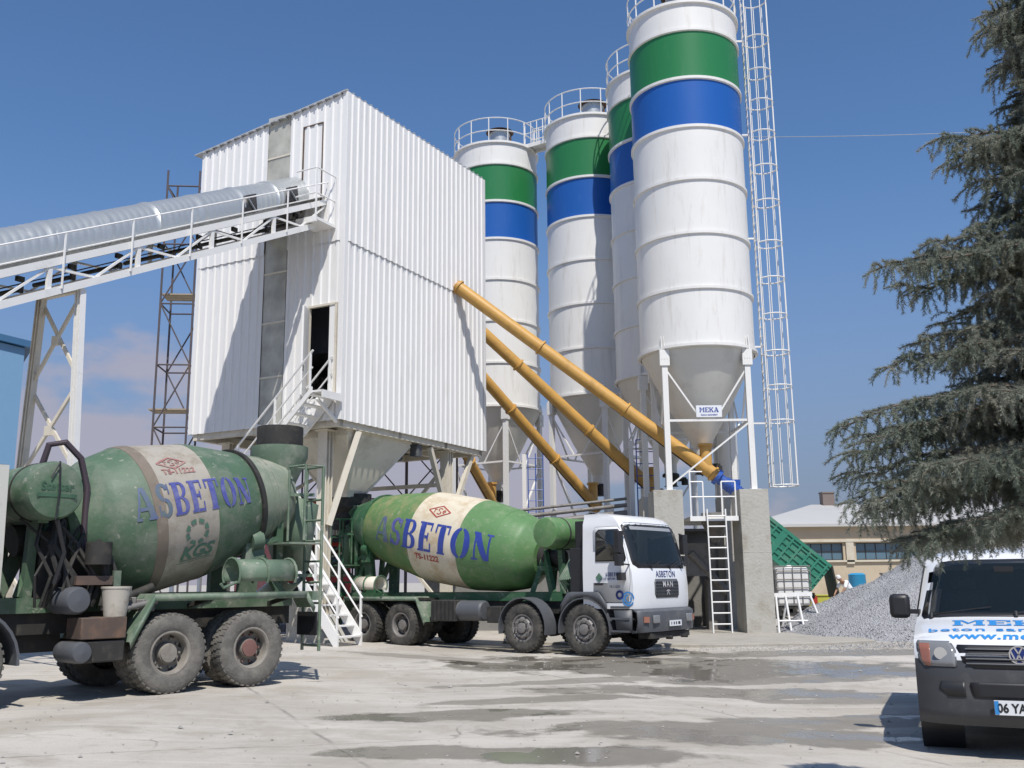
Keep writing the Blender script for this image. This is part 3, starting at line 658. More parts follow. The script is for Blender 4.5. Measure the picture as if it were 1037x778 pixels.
# ================================================================ silos
SR = 1.82; RINGS = [20.1, 19.12, 17.42, 15.75, 13.98, 12.2, 10.42, 8.62]
def silo(loc, label, rz, sign=False, deckrail=(0, 2*pi), full=False):
    s = thing('cement_silo', label, 'silo', loc, rz, 'row of cement silos with green and blue bands')
    g = MB(); prof = []; mats = []
    zs = RINGS[::-1]; cols = [0, 0, 0, 0, 2, 1, 0]
    for i in range(len(zs)-1):
        a, b = zs[i], zs[i+1]
        prof += [(SR, a+.05), (SR, b-.05), (SR, b-.05)]; mats += [cols[i], 0, 0]
    g = MB()
    for i in range(len(zs)-1):
        g.lathe([(SR, zs[i]+.03), (SR-.004, (zs[i]+zs[i+1])/2), (SR, zs[i+1]-.03)], n=72, m=cols[i])
    g.lathe([(SR, zs[-1]-.03), (SR-.1, zs[-1]+.04), (.5, zs[-1]+.35), (0, zs[-1]+.36)], n=72, m=0)
    g.build('shell', ['silo', 'sgreen', 'sblue'], s, sharp=50)
    for i, z in enumerate(zs):
        g = MB(); e = .055 if i not in (0, 7) else .08
        g.lathe([(SR-.01, z-.07), (SR+e, z-.045), (SR+e, z+.045), (SR-.01, z+.07)], n=72, m=0); g.build('ring_flange', 'silo', s, sharp=30)
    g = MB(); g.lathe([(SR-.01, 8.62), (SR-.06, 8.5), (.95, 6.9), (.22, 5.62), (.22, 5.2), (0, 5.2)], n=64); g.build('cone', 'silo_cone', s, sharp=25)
    q = 1.27
    for sx in (-1, 1):
        for sy in (-1, 1):
            g = MB(); zt, zb = 8.55, BASE
            g.box((sx*q, sy*q, (zt+zb)/2), (.17, .17, zt-zb)); g.box((sx*q, sy*q, zb+.02), (.34, .34, .04))
            for k in (-1, 0, 1): g.add([(sx*q+k*.08-.008, sy*q, 8.1), (sx*q+k*.08+.008, sy*q, 8.1), (sx*q+k*.08+.008, sy*(q+.0), 9.0), (sx*q+k*.08-.008, sy*q, 9.0), (sx*q+k*.08-.008, sy*(q+.14), 8.25), (sx*q+k*.08+.008, sy*(q+.14), 8.25), (sx*q+k*.08+.008, sy*(q+.06), 8.95), (sx*q+k*.08-.008, sy*(q+.06), 8.95)], [(0, 1, 2, 3), (4, 5, 6, 7), (0, 4, 7, 3), (1, 5, 6, 2), (3, 2, 6, 7), (0, 1, 5, 4)])
            g.box((sx*q, sy*q, 8.3), (.3, .25, .5)); g.build('leg', 'silo', s)
    g = MB(); zc = 6.35
    for a, b in (((-q, -q), (q, -q)), ((q, -q), (q, q)), ((q, q), (-q, q)), ((-q, q), (-q, -q))):
        g.bar((*a, zc), (*b, zc), .07); m_ = ((a[0]+b[0])/2, (a[1]+b[1])/2)
        g.bar((*a, 8.0), (m_[0]-(b[0]-a[0])*.08, m_[1]-(b[1]-a[1])*.08, zc), .05); g.bar((*b, 8.0), (m_[0]+(b[0]-a[0])*.08, m_[1]+(b[1]-a[1])*.08, zc), .05)
    g.bar((-q, -q-.03, BASE+.15), (q, -q-.03, zc-.05), .09, .05); g.bar((q, q+.03, BASE+.15), (-q, q+.03, zc-.05), .09, .05)
    g.build('brace', 'silo', s)
    g = MB(); g.lathe([(.26, 0), (.30, .03), (.30, .12), (.2, .14), (.2, .42), (.26, .46), (0, .46)], (0, 0, 5.3), (0, 0, -1), 20); g.box((.35, 0, 5.1), (.4, .14, .14)); g.tube((.5, 0, 5.1), (.5, 0, 4.9), .12); g.build('outlet_valve', 'dark', s)
    # roof: filter, rails
    g = MB(); g.lathe([(.42, 20.25), (.42, 21.1), (.46, 21.1), (.46, 21.16), (.3, 21.2), (0, 21.2)], (-.1, -.3, 0), n=24); g.build('dust_filter', 'galv', s)
    g = MB()
    for k in range(3): g.lathe([(.62, 0), (.1, .14), (0, .14)], (-.1, -.3, 21.22+k*.0), n=24)
    g.box((.45, -.3, 21.2), (.4, .25, .2)); g.build('filter_cap', 'rust', s)
    g = MB(); a0, a1 = deckrail; n = 14; rr = SR+.02
    for i in range(n+1):
        a = a0+(a1-a0)*i/n; g.tube((rr*cos(a), rr*sin(a), 20.05), (rr*cos(a), rr*sin(a), 21.2), .024, 6)
    for z in (20.62, 21.2): g.path([(rr*cos(a0+(a1-a0)*i/56), rr*sin(a0+(a1-a0)*i/56), z) for i in range(57)], .024, 6)
    g.build('roof_railing', 'silo', s)
    return s
BASE = 4.2
s1 = silo((5.97, 31.0, 0), 'nearest and largest-looking cement silo, on concrete piers with a caged ladder', 0)
BASE = 2.4
S2, S3, S4 = (5.62, 35.1, 0), (3.35, 38.8, 0), (-.62, 41.3, 0)
s2 = silo(S2, 'cement silo mostly hidden behind the nearest one, only its left edge showing', R(8))
s3 = silo(S3, 'cement silo half in shadow, between the half-hidden one and the leftmost one', R(50))
s4 = silo(S4, 'leftmost cement silo, rising beside the white corrugated tower', R(56))
# name plate on the near silo
sg = MB().box((.02, -1.33, 6.62), (.78, .03, .36)).build('sign', 'signwhite', s1)
decal('lettering', [p for _, ps in serif('E', .1)[0] for p in ps][:0]+block('MEKA', .15, .95), plane_fn((.02, -1.349, 6.585), (1, 0, 0), (0, 0, 1)), 'letter', sg)
decal('lettering', flat_font('beton santralleri', .055, .002), plane_fn((.02, -1.349, 6.485), (1, 0, 0), (0, 0, 1)), 'letter', sg)
# caged ladder, on the right side of the near silo
ang = R(-14); g = MB(); lx, ly = SR+.16, -.55
for y in (-.22, .22): g.bar((lx, ly+y, 4.35), (lx, ly+y, 21.3), .05, .03)
z = 4.5
while z < 21.2: g.tube((lx, ly-.22, z), (lx, ly+.22, z), .014, 6); z += .29
for z in (8.8, 12.4, 16, 19.4): g.bar((SR-.2, ly, z), (lx, ly, z), .05)
g.bar((1.27, ly, 6.35), (lx, ly, 6.35), .05)
g.build('ladder', 'silo', s1)
g = MB(); cr = .43; ccx = lx+.40
def cage(a): return (ccx+cr*1.0*cos(a), ly+cr*sin(a))
aa = [R(-155+310*i/16) for i in range(17)]
z = 4.4
zz = [4.4, 6.4, 7.5, 8.6, 9.8, 11.0, 12.2, 13.6, 14.8, 16.0, 17.1, 18.2, 19.4, 20.9]
for z in zz: g.path([(*cage(a), z) for a in aa], .024, 6)
for i in range(0, 17, 2): g.tube((*cage(aa[i]), 4.4), (*cage(aa[i]), 20.9), .017, 5)
g.build('safety_cage', 'silo', s1)
# catwalks between silo roofs
def catwalk(A, B, label):
    A, B = V(A[0], A[1], 20.2), V(B[0], B[1], 20.2); d = (B-A).normalized(); n = V(-d.y, d.x, 0); A = A+d*1.75; B = B-d*1.75
    c = thing('catwalk', label, 'catwalk', A, 0); L_ = (B-A); 
    g = MB(); g.bar((0, 0, 0), L_, .65, .06); g.bar(n*.33-V(0, 0, .08), L_+n*.33-V(0, 0, .08), .06, .16); g.bar(n*-.33-V(0, 0, .08), L_-n*.33-V(0, 0, .08), .06, .16); g.build('deck', 'silo', c)
    g = MB()
    for s in (-1, 1):
        for z in (.5, 1.0): g.tube(n*.34*s+V(0, 0, z), L_+n*.34*s+V(0, 0, z), .022, 6)
        for f in (0, .25, .5, .75, 1): g.tube(n*.34*s+L_*f, n*.34*s+L_*f+V(0, 0, 1.0), .022, 6)
    g.build('railing', 'silo', c)
catwalk(S4, S3, 'high white catwalk between the two left-hand silo roofs')
catwalk(S3, S2, 'high white catwalk from the shadowed silo to the half-hidden one')

# ================================================================ screw conveyors
def screw(A, B, r, label, motor=True, m='yellow'):
    A, B = V(A), V(B); L_ = B-A; s = thing('screw_conveyor', label, 'screw conveyor', A, 0, 'yellow screw conveyors from the silos'); n = int(L_.length/2.6)
    g = MB(); g.tube((0, 0, 0), L_, r, 24); g.build('tube', m, s)
    d, a, b = frame(L_)
    for i in range(n+1):
        f = .01+.98*i/n; p = L_*f
        g = MB(); g.lathe([(r, -.03), (r+.05, -.03), (r+.05, .03), (r, .03)], p, d, 24, sharp=None) if False else g.lathe([(r, -.035), (r+.05, -.03), (r+.05, .03), (r, .035)], p, d, 24); g.build('flange', m, s)
    g = MB(); p = L_-d*.35; g.tube(p, p+V(0, 0, .75), r*.9, 20); g.tube(p+V(0, 0, .7), p+V(0, 0, .78), r*1.15, 20); g.build('inlet', m, s)
    g = MB(); g.tube(L_*.0+b*(-.1)-a*r*.9+d*.4, L_*.97-b*(r+.03), .022, 6); g.build('cable', 'black', s)
    if motor:
        g = MB(); g.tube(L_, L_+d*.12, r*1.25, 20); g.tube(L_+d*.1, L_+d*.34, r*.8, 16); g.tube(L_+d*.32, L_+d*.9, r*.95, 16)
        for k in range(7): g.tube(L_+d*(.38+k*.07), L_+d*(.40+k*.07), r*1.06, 16)
        g.box(L_+d*.6+b*r, (.25, .18, .16)); g.build('motor', 'motorblue', s)
    return s
screw((-1.78, 30.7, 11.0), (6.25, 30.4, 4.72), .205, 'upper yellow screw conveyor piercing the tower face, with a blue motor')
screw((-2.3, 32.6, 11.2), (5.2, 35.0, 4.5), .2, 'middle yellow screw conveyor, just beneath the upper one', False)
screw((-3.4, 33.6, 11.4), (3.3, 38.4, 4.3), .2, 'steep yellow screw conveyor passing in front of the shadowed silo', False)
screw((-3.6, 35.2, 9.6), (-.75, 40.9, 4.6), .2, 'short yellow screw conveyor emerging under the tower corner', False)

# ================================================================ piers and platform
def pier(x0, x1, y0, y1, h, label):
    g = MB(); g.box(((x0+x1)/2, (y0+y1)/2, h/2), (x1-x0, y1-y0, h)); g.box(((x0+x1)/2, (y0+y1)/2, h*.56), (x1-x0+.012, y1-y0+.012, .012))
    return g.build('concrete_pier', 'conc', None, loc=(0, 0, .03), bevel=.025, label=label, category='pier')
pier(4.14, 5.0, 29.2, 30.4, 4.17, 'tall concrete pier partly behind the white truck cab')
pier(6.68, 7.52, 29.2, 30.4, 4.17, 'tall concrete pier to the right of the white ladder')
pier(4.14, 5.0, 31.7, 32.8, 4.17, 'rear concrete pier behind the one at the truck cab')
pier(6.68, 7.52, 31.7, 32.8, 4.17, 'rear concrete pier behind the one beside the ladder')
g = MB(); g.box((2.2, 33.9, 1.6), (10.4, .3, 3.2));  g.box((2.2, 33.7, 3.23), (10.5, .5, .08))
g.build('retaining_wall', 'dconc', None, label='concrete wall, darkened in colour for shade, at the back of the recess between piers', category='wall')  # shade under the platform is put into the wall colour
pf = thing('access_platform', 'white railed steel platform between the two front concrete piers', 'platform', (5.94, 30.6, 0))
g = MB(); g.box((0, 0, 3.40), (1.42, 2.4, .05)); g.bar((-.72, -1.2, 3.36), (.72, -1.2, 3.36), .06, .14); g.box((0, 1.2, 3.36), (1.42, .06, .14)); g.build('deck', 'white', pf)
g = MB()
for x in (-.68, -.3, .25, .66): g.bar((x, -1.18, 3.4), (x, -1.18, 4.45 if x != -.68 else 4.75), .04)
for x0, x1, z in ((-.68, .66, 4.0), (.25, .66, 4.45), (-.68, -.3, 4.75), (-.68, -.3, 4.45)): g.tube((x0, -1.18, z), (x1, -1.18, z), .022, 6)
g.build('guard_rail', 'white', pf)
g = MB(); g.box((-.2, .6, 2.2), (.9, .7, 1.0)); g.lathe([(.1, 2.7), (.4, 3.3), (.4, 3.6)], (.25, .1, 0), n=16); g.tube((-.5, .2, 2.4), (.6, .4, 1.2), .12); g.box((.3, .9, .8), (.5, .5, 1.6)); g.build('transfer_hopper', 'rim', pf)
la = thing('access_ladder', 'white steel ladder leaning up to the railed platform', 'ladder', (5.98, 29.2, .08), 0)
for x in (-.27, .27):
    g = MB(); g.bar((x, 0, 0), (x, .1, 3.55), .06, .035); g.build('rail', 'white', la)
for i in range(11):
    z = .25+i*.31; g = MB(); g.tube((-.27, z*.028, z), (.27, z*.028, z), .021, 8); g.build('rung', 'white', la)
# pipework and steelwork between silos and truck
pr = thing('pipe_rack', 'grey pipes on stands running behind the truck under the silos', 'pipe rack', (0, 34.2, 0))
for x in (-.8, 1.4, 3.4):
    g = MB(); g.box((x, 0, 2.0), (.12, .12, 4.0)); g.build('stand', 'silo', pr)
for z, r in ((3.7, .11), (3.98, .07), (4.2, .05)):
    g = MB(); g.tube((-1.6, -.1, z-.4), (3.9, -.1, z+.15), r, 12); g.build('pipe', 'rim', pr)
def ladder_frame(x, y, h, label):
    c = thing('caged_ladder', label, 'ladder', (x, y, 0))
    g = MB()
    for dx in (-.3, 0, .3): g.tube((dx, 0, 2), (dx, 0, h), .022, 6)
    z = 2.2
    while z < h: g.tube((-.3, 0, z), (.3, 0, z), .018, 6); z += .42
    g.build('ladder', 'motorblue', c); g = MB(); g.box((-.45, .3, (h+1)/2), (.16, .16, h-1)); g.build('post', 'silo', c)
ladder_frame(.9, 39.2, 6.6, 'small blue rung ladder under the leftmost silo')
ladder_frame(4.6, 34.2, 6.4, 'small blue rung ladder under the half-hidden silo')
for i, (x, y, r, zt) in enumerate(((7.35, 33.6, .34, 6.9),)):
    s = thing('dust_collector', 'white upright cylinder standing behind the right-hand pier', 'tank', (x, y, 0)); g = MB()
    g.lathe([(0, 3.6), (r*.4, 3.65), (r, 4.4), (r, zt), (r+.04, zt), (r+.04, zt+.06), (0, zt+.1)], n=24); g.build('body', 'silo', s); g = MB(); g.tube((.2, 0, 0), (.2, 0, 4.2), .06); g.tube((-.2, 0, 0), (-.2, 0, 4.2), .06); g.build('leg', 'silo', s)
# ================================================================ wheels and trucks
def make_wheel(parent, x, y, z, r, w, side, style='front', tyre='rubber', rim='rim', hub='rim', name='wheel', tread=36):
    """side: +1 outer face towards +y.  dual rear wheels: deep-dished rim; front: convex rim"""
    g = MB(); h = w/2; ax = (0, side, 0)
    ro = r; ri = r*.56
    prof = [(ri, -h*.8), (ri+.03, -h*.95), (r*.8, -h*1.02), (ro*.93, -h*.95), (ro*.985, -h*.78), (ro, -h*.6), (ro, h*.6), (ro*.985, h*.78), (ro*.93, h*.95), (r*.8, h*1.02), (ri+.06, h*.98), (ri+.03, h*.93), (ri, h*.8)]
    g.lathe(prof, (x, y, z), ax, 48)
    # shoulder lugs and tread blocks
    for k in range(tread):
        a = 2*pi*k/tread
        for s0, s1, off in ((-.88, -.32, 0), (.32, .88, .5), (-.24, .24, .25)):
            a2 = a+off*2*pi/tread; da = .52*pi/tread
            vs = []
            for rr in (ro-.02, ro+.012):
                for t in (s0*h, s1*h):
                    for aa in (a2-da, a2+da):
                        q = rr*(.985 if abs(t) > h*.8 and rr > ro else 1)
                        vs.append((x+q*cos(aa), y+t*side, z+q*sin(aa)))
            g.add(vs, [(4, 5, 7, 6), (0, 1, 5, 4), (2, 6, 7, 3), (0, 4, 6, 2), (1, 3, 7, 5)])
    wh = g.build(name, tyre, parent)
    g = MB(); R0 = ri
    if style == 'rear':
        g.lathe([(R0+.008, h*.82), (R0-.02, h*.84), (R0-.04, h*.70), (R0-.05, h*.3), (R0-.05, -h*.1), (R0*.82, -h*.30), (R0*.5, -h*.32), (R0*.5, -h*.1), (R0*.44, h*.35), (R0*.2, h*.4), (0, h*.4)], (x, y, z), ax, 40)
    else:
        g.lathe([(R0+.008, h*.82), (R0-.02, h*.84), (R0-.035, h*.74), (R0-.06, h*.60), (R0*.84, h*.62), (R0*.70, h*.95), (R0*.52, h*1.0), (R0*.48, h*.98), (R0*.44, h*.78), (R0*.40, h*.80), (R0*.38, h*1.15), (R0*.3, h*1.22), (0, h*1.24)], (x, y, z), ax, 40)
    rm = g.build('rim', rim, wh, sharp=28)
    g = MB(); rn = R0*(.66 if style == 'rear' else .61); hh = h*(-.30 if style == 'rear' else .98)
    for k in range(10):
        a = 2*pi*k/10; c = V(x+rn*cos(a), y+side*hh, z+rn*sin(a)); g.tube(c, c+V(0, side*.04, 0), .018, 6)
    for k in range(8):   # hand holes
        a = 2*pi*(k+.5)/8; rr = R0*(.86 if style == 'rear' else .80)*.93; c = V(x+rr*cos(a), y+side*(-h*.27 if style == 'rear' else h*.80), z+rr*sin(a)); g.tube(c, c+V(0, side*.012, 0), .032, 10, 1)
    g.build('wheel_nut', [hub, 'black'], wh)
    if style == 'rear':
        g = MB(); g.lathe([(R0*.42, h*.3), (R0*.40, h*.52), (R0*.22, h*.56), (0, h*.56)], (x, y, z), ax, 24); g.build('hub', hub, wh, sharp=30)
    return wh

def strip(name, pts, y0, y1, th, m, parent, **kw):
    """bent sheet: polyline in (x,z) swept from y0 to y1"""
    g = MB(); vs = []
    up = []
    for i, p in enumerate(pts):
        a = V(*pts[max(i-1, 0)], 0); b = V(*pts[min(i+1, len(pts)-1)], 0); d = (b-a).normalized(); up.append((-d.y*th, d.x*th))
    for i, p in enumerate(pts):
        for y in (y0, y1): vs += [(p[0], y, p[1]), (p[0]+up[i][0], y, p[1]+up[i][1])]
    n = len(pts)
    fs = [(0, 1, 3, 2), ((n-1)*4, (n-1)*4+2, (n-1)*4+3, (n-1)*4+1)]
    for i in range(n-1):
        o = i*4; fs += [(o, o+2, o+6, o+4), (o+1, o+5, o+7, o+3), (o, o+4, o+5, o+1), (o+2, o+3, o+7, o+6)]
    g.add(vs, fs); return g.build(name, m, parent, **kw)

class Drum:
    def __init__(s, a0, z0, slope, prof):
        s.o = V(a0, 0, z0); s.d = V(cos(slope), 0, -sin(slope)).normalized(); s.u = V(sin(slope), 0, cos(slope)); s.p = prof
    def r(s, t):
        P = s.p
        for (t0, r0), (t1, r1) in zip(P, P[1:]):
            if t0 <= t <= t1: return r0+(r1-r0)*(t-t0)/(t1-t0+1e-9)
        return P[-1][1]
    def pt(s, t, ang, side, off=0):   # ang: elevation round the drum seen from `side`
        r = s.r(t)+off; return s.o+s.d*t+V(0, side, 0)*(r*cos(ang))+s.u*(r*sin(ang))
def smooth_prof(P, k=.10):
    """round the corners of the drum outline"""
    out = [P[0]]
    for i in range(1, len(P)-1):
        a, b, c = V(*P[i-1], 0), V(*P[i], 0), V(*P[i+1], 0); k1 = min(k, (b-a).length*.45); k2 = min(k, (c-b).length*.45)
        p, q = b+(a-b).normalized()*k1, b+(c-b).normalized()*k2
        for f in (0, .25, .5, .75, 1): w_ = p*(1-f)**2+b*2*f*(1-f)+q*f*f; out.append((w_.x, w_.y))
    out.append(P[-1]); return out

def cab_shell(T, prof, W, xr, zs, m, plan=.10, top_rear=None, kind='cab'):
    """front sheet swept over the side outline prof[(x,z)], sides back to xr"""
    nK = 14; rows = []
    def S(x, z, f):
        w_ = W(z); y = w_*f; a = abs(f); set_ = plan*(a**4)
        return V(x-set_, y, z)
    g = MB(); rows = [[S(x, z, -1+2*k/nK) for k in range(nK+1)] for x, z in prof]
    g.grid(rows)
    # sides
    for sgn in (-1, 1):
        e = [r[-1] if sgn > 0 else r[0] for r in rows]; n = len(e)
        back = [V(xr, sgn*W(p.z), p.z) for p in e]
        mid = [V(p.x*.5+xr*.5, sgn*(W(p.z)+.0), p.z) for p in e]
        g.grid([e, mid, back], sm=True)
    top = rows[-1]; roof = [[V(p.x*(1-f)+xr*f, p.y, p.z+.03*sin(pi*f)) for p in top] for f in (0, .25, .5, .75, 1)]; g.grid(roof)
    bk = [V(xr, W(prof[0][1])*(-1+2*k/nK), prof[0][1]) for k in range(nK+1)]
    g.grid([roof[-1], bk]); g.grid([bk, rows[0]])
    o = g.build('cab', m, T, sharp=38); return o, S

def mixer_truck(name, label, loc, th, side, o):
    """side: the flank (+1 left, -1 right) that carries the detail seen"""
    T = thing(name, label, 'mixer truck', loc, th, 'green concrete mixer trucks')
    fw, rw = o['tyre'], o['rear_tyre']
    r = .54; s12, s23 = o['s12'], o['s23']; a3 = o['sp']/2; af2 = a3+s23; af1 = af2+s12
    for a in (a3, -a3):
        for sd in (1, -1):
            make_wheel(T, a, sd*1.09, r, r, .29, sd, 'rear', rw, o['rim'], o['hub'] if a < 0 else o['rim'])
            make_wheel(T, a, sd*.74, r, r, .28, sd, 'rear', rw, 'dark', 'dark', tread=24)
    for a in (af1, af2):
        for sd in (1, -1): make_wheel(T, a, sd*1.08, r, r, .31, sd, 'front', fw, o['rim'], o['rim'])
    for a in (a3, -a3, af1, af2):
        g = MB(); g.tube((a, -.9, r), (a, .9, r), .09, 10); g.lathe([(.1, -.25), (.24, -.1), (.24, .1), (.1, .25)], (a, 0, r), (0, 1, 0), 16); g.build('axle', 'dark', T)
    F = o['frame']; xf = af1+1.1; xb = o['xb']
    for sd in (1, -1):
        g = MB(); x0, x1 = xb, xf
        g.box(((x0+x1)/2, sd*.42, .98), (x1-x0, .012, .28)); g.box(((x0+x1)/2, sd*.38, 1.115), (x1-x0, .08, .012)); g.box(((x0+x1)/2, sd*.38, .845), (x1-x0, .08, .012)); g.build('chassis_rail', 'dark', T)
        g = MB(); g.box(((xb+af2+.6)/2, sd*.42, 1.22), (af2+.6-xb, .16, .20)); g.build('sub_frame', F, T)
    g = MB()
    x = xb+.1
    while x < xf: g.box((x, 0, 1.0), (.1, .76, .2)); x += 1.2
    g.box((.6, 0, .75), (1.6, .5, .2)); g.box((af2-1.0, 0, .8), (1.2, .6, .4)); g.tube((af1, 0, .8), (0, 0, .62), .07); g.build('cross_member', 'dark', T)
    D = o['drum']
    P = smooth_prof(D.p, .09)
    D2 = Drum(0, 0, 0, P); D.p = P
    g = MB()
    bands = o['bands']
    def mf(i):
        t = (P[i][0]+P[i+1][0])/2
        for b, (t0, t1, mt) in enumerate(bands):
            if t0 <= t < t1: return b
        return 0
    cuts = sorted(set([p[0] for p in P]+[b[0] for b in bands if P[0][0] < b[0] < P[-1][0]]))
    prf = []
    for t in cuts: prf.append((D.r(t), t))
    P2 = [(rr, t) for rr, t in prf]
    def mf2(i):
        t = (P2[i][1]+P2[i+1][1])/2
        for b, (t0, t1, mt) in enumerate(bands):
            if t0 <= t < t1: return b
        return 0
    g.lathe(P2, D.o, D.d, 96, mf=mf2)
    rr, t = P2[0]; g.lathe([(rr-.08, t+.3), (rr-.04, t), (rr, t)], D.o, D.d, 96); g.lathe([(0, t+.3), (rr-.08, t+.3)], D.o, D.d, 48, m=len(bands))
    rr, t = P2[-1]; g.lathe([(rr, t), (0, t+.06)], D.o, D.d, 96, m=mf2(len(P2)-2))
    dr = g.build('drum', [b[2] for b in bands]+['black'], T, sharp=50)
    for t, wd, ht, mt in o['seams']:
        g = MB(); n = 1
        g.lathe([(D.r(t-wd/2)-.01, t-wd/2-.01), (D.r(t-wd/2)+ht, t-wd/2), (D.r(t)+ht*1.1, t), (D.r(t+wd/2)+ht, t+wd/2), (D.r(t+wd/2)-.01, t+wd/2+.01)], D.o, D.d, 96); g.build('weld_seam' if ht < .03 else 'roller_ring', mt, dr)
    # gearbox pedestal and rear stand
    e = D.o+D.d*P[-1][0]
    g = MB(); g.tube(e-D.d*.02, e+D.d*.28, .34, 20); g.tube(e+D.d*.2, e+D.d*.55, .22, 16); g.build('gearbox', 'dark', T)
    g = MB(); xx = e.x+.18
    for sd in (1, -1):
        g.bar((xx+.35, sd*.42, 1.3), (xx, sd*.25, e.z+.1), .10, .2); g.bar((xx-.25, sd*.42, 1.3), (xx, sd*.25, e.z), .08, .12)
    g.box((xx, 0, e.z-.3), (.3, .7, .12)); g.build('front_pedestal', F, T)
    rx = D.o+D.d*o['ring_t']; rr_ = D.r(o['ring_t'])
    g = MB()
    for sd in (1, -1):
        g.bar((rx.x, sd*.42, 1.3), (rx.x-.05, sd*.5, rx.z-rr_*.9), .12, .3); g.bar((rx.x-.7, sd*.42, 1.25), (rx.x, sd*.5, rx.z-rr_*.7), .09, .14)
        g.bar((xb+.25, sd*.42, 1.2), (xb+.35, sd*.55, D.o.z+.1), .10, .12); g.bar((xb+.3, sd*.5, 2.2), (rx.x, sd*.5, rx.z-rr_*.85), .08)
    g.bar((xb+.35, -.55, D.o.z+.1), (xb+.35, .55, D.o.z+.1), .1); g.build('rear_stand', F, T)
    for sd in (1, -1):
        g = MB(); c = V(rx.x, sd*rr_*.72, rx.z-rr_*.75); g.tube(c-D.d*.1, c+D.d*.1, .17, 20); g.box(c-V(0, 0, .2), (.34, .12, .3)); g.build('drum_roller', o['dusty'], T)
    # charge hopper, discharge funnel, chute
    hp = V(*o['hop']); g = MB()
    g.lathe([(o['hr'], .0), (o['hr']+.03, .0), (o['hr']+.03, -.34), (o['hr'], -.34)], hp, (0, 0, 1), 32, m=1)
    g.lathe([(o['hr']+.10, -.34), (o['hr']+.12, -.34), (o['hr']+.12, -.52), (.22, -1.1), (.19, -1.1), (o['hr']+.07, -.52), (o['hr']+.10, -.34)], hp, (0, 0, 1), 32, m=0)
    g.tube(hp+V(.1, 0, -1.1), D.o+D.d*.25+V(0, 0, .12), .22, 16); ho = g.build('charge_hopper', [o['dusty'], 'dark'], T, sharp=30)
    g = MB(); q = D.o-V(.32, 0, .25)
    g.add([(q.x+.35, -.62, q.z+.2), (q.x+.35, .62, q.z+.2), (q.x-.25, .42, q.z+.1), (q.x-.25, -.42, q.z+.1), (q.x+.12, -.25, q.z-1.0), (q.x+.12, .25, q.z-1.0), (q.x-.22, .22, q.z-1.0), (q.x-.22, -.22, q.z-1.0)], [(0, 1, 5, 4), (1, 2, 6, 5), (2, 3, 7, 6), (3, 0, 4, 7)])
    g.build('discharge_funnel', o['dusty'], T, solid=.02)
    g = MB(); c0 = V(q.x-.05, 0, q.z-1.0); c1 = V(q.x-.35, -side*.95, 1.35); dd, aa, bb = frame(c1-c0)
    rows = [[c0.lerp(c1, f)+(aa*cos(w_)+bb*sin(w_))*.24 for w_ in [pi+pi*k/12 for k in range(13)]] for f in (0, .33, .66, 1)]; g.grid(rows); g.build('chute', o['dusty'], T, solid=.02)
    # ladder at the rear corner
    g = MB(); lx, ly = xb-.12, side*.86
    top = o['lad_top']
    for dy in (-.22, .22): g.tube((lx, ly+dy, .42), (lx, ly+dy, top), .026, 6)
    g.path([(lx, ly-.22, top), (lx+.35, ly-.22, top), (lx+.35, ly-.22, top-1.2)], .022, 6); g.path([(lx, ly+.22, top), (lx+.35, ly+.22, top), (lx+.35, ly+.22, top-1.2)], .022, 6)
    g.tube((lx+.35, ly-.22, top), (lx+.35, ly+.22, top), .022, 6); g.tube((lx, ly-.22, top), (lx, ly+.22, top), .022, 6)
    z = .5
    while z < top-.3: g.tube((lx, ly-.22, z), (lx, ly+.22, z), .02, 6); z += .33
    g.bar((lx, ly, 1.6), (xb+.5, side*.45, 1.6), .05); g.bar((lx, ly, 2.9), (xb+.6, side*.3, 2.9), .05)
    g.build('ladder', o['dusty'], T)
    g = MB(); g.box((xb+.22, side*.8, top-1.25), (.62, .6, .03)); g.box((lx+.05, side*.86, 1.28), (.22, .46, .14)); g.build('step_plate', o['dusty'], T)
    # fenders over the rear bogie
    for sd in (1, -1):
        y0, y1 = sd*.78, sd*1.25
        f = o['fend']; strip('fender', f, min(y0, y1), max(y0, y1), .012, o['fm'], T)
        g = MB(); ye = sd*1.25
        for i in range(len(f)-1): g.add([(f[i][0], ye, f[i][1]), (f[i+1][0], ye, f[i+1][1]), (f[i+1][0]*.985, ye, f[i+1][1]-.09), (f[i][0]*.985, ye, f[i][1]-.09)], [(0, 1, 2, 3)])
        g.build('fender_lip', o['fm'], T, solid=.01)
    for sd in (1, -1):
        for x in (-1.4, 0, 1.3): g = MB(); g.bar((x, sd*.42, 1.15), (x, sd*1.2, o['fend'][1][1]-.04), .06); g.build('fender_bracket', 'dark', T)
    for sd in (1, -1): g = MB(); g.box((xb+.02, sd*.95, .85), (.03, .5, .36)); g.build('mud_flap', 'black', T)
    # spare chutes lying on the fender
    for (cx, ln, cz, cy) in o['spare']:
        g = MB(); rows = [[(x, cy*side+.22*cos(w_), cz+.22*sin(w_)) for w_ in [R(-30+240*k/12) if side > 0 else R(-30+240*k/12) for k in range(13)]] for x in (cx-ln/2, cx+ln/2)]
        g.grid(rows)
        g.build('spare_chute', o['chute'], T, solid=.018)
        g = MB()
        for x in (cx-ln/2, cx, cx+ln/2): g.path([(x, cy*side+.235*cos(w_), cz+.235*sin(w_)) for w_ in [R(-34+248*k/12) for k in range(13)]], .02, 6)
        g.path([(cx+ln/2, cy*side+.15*side, cz-.12), (cx+ln/2+.25, cy*side+.2*side, cz-.2), (cx+ln/2+.3, cy*side+.2*side, cz-.14)], .022, 6)
        g.build('chute_rim', o['dusty'], T)
    # water tank across the truck behind the cab
    tx, tzz, trr = o['tank']
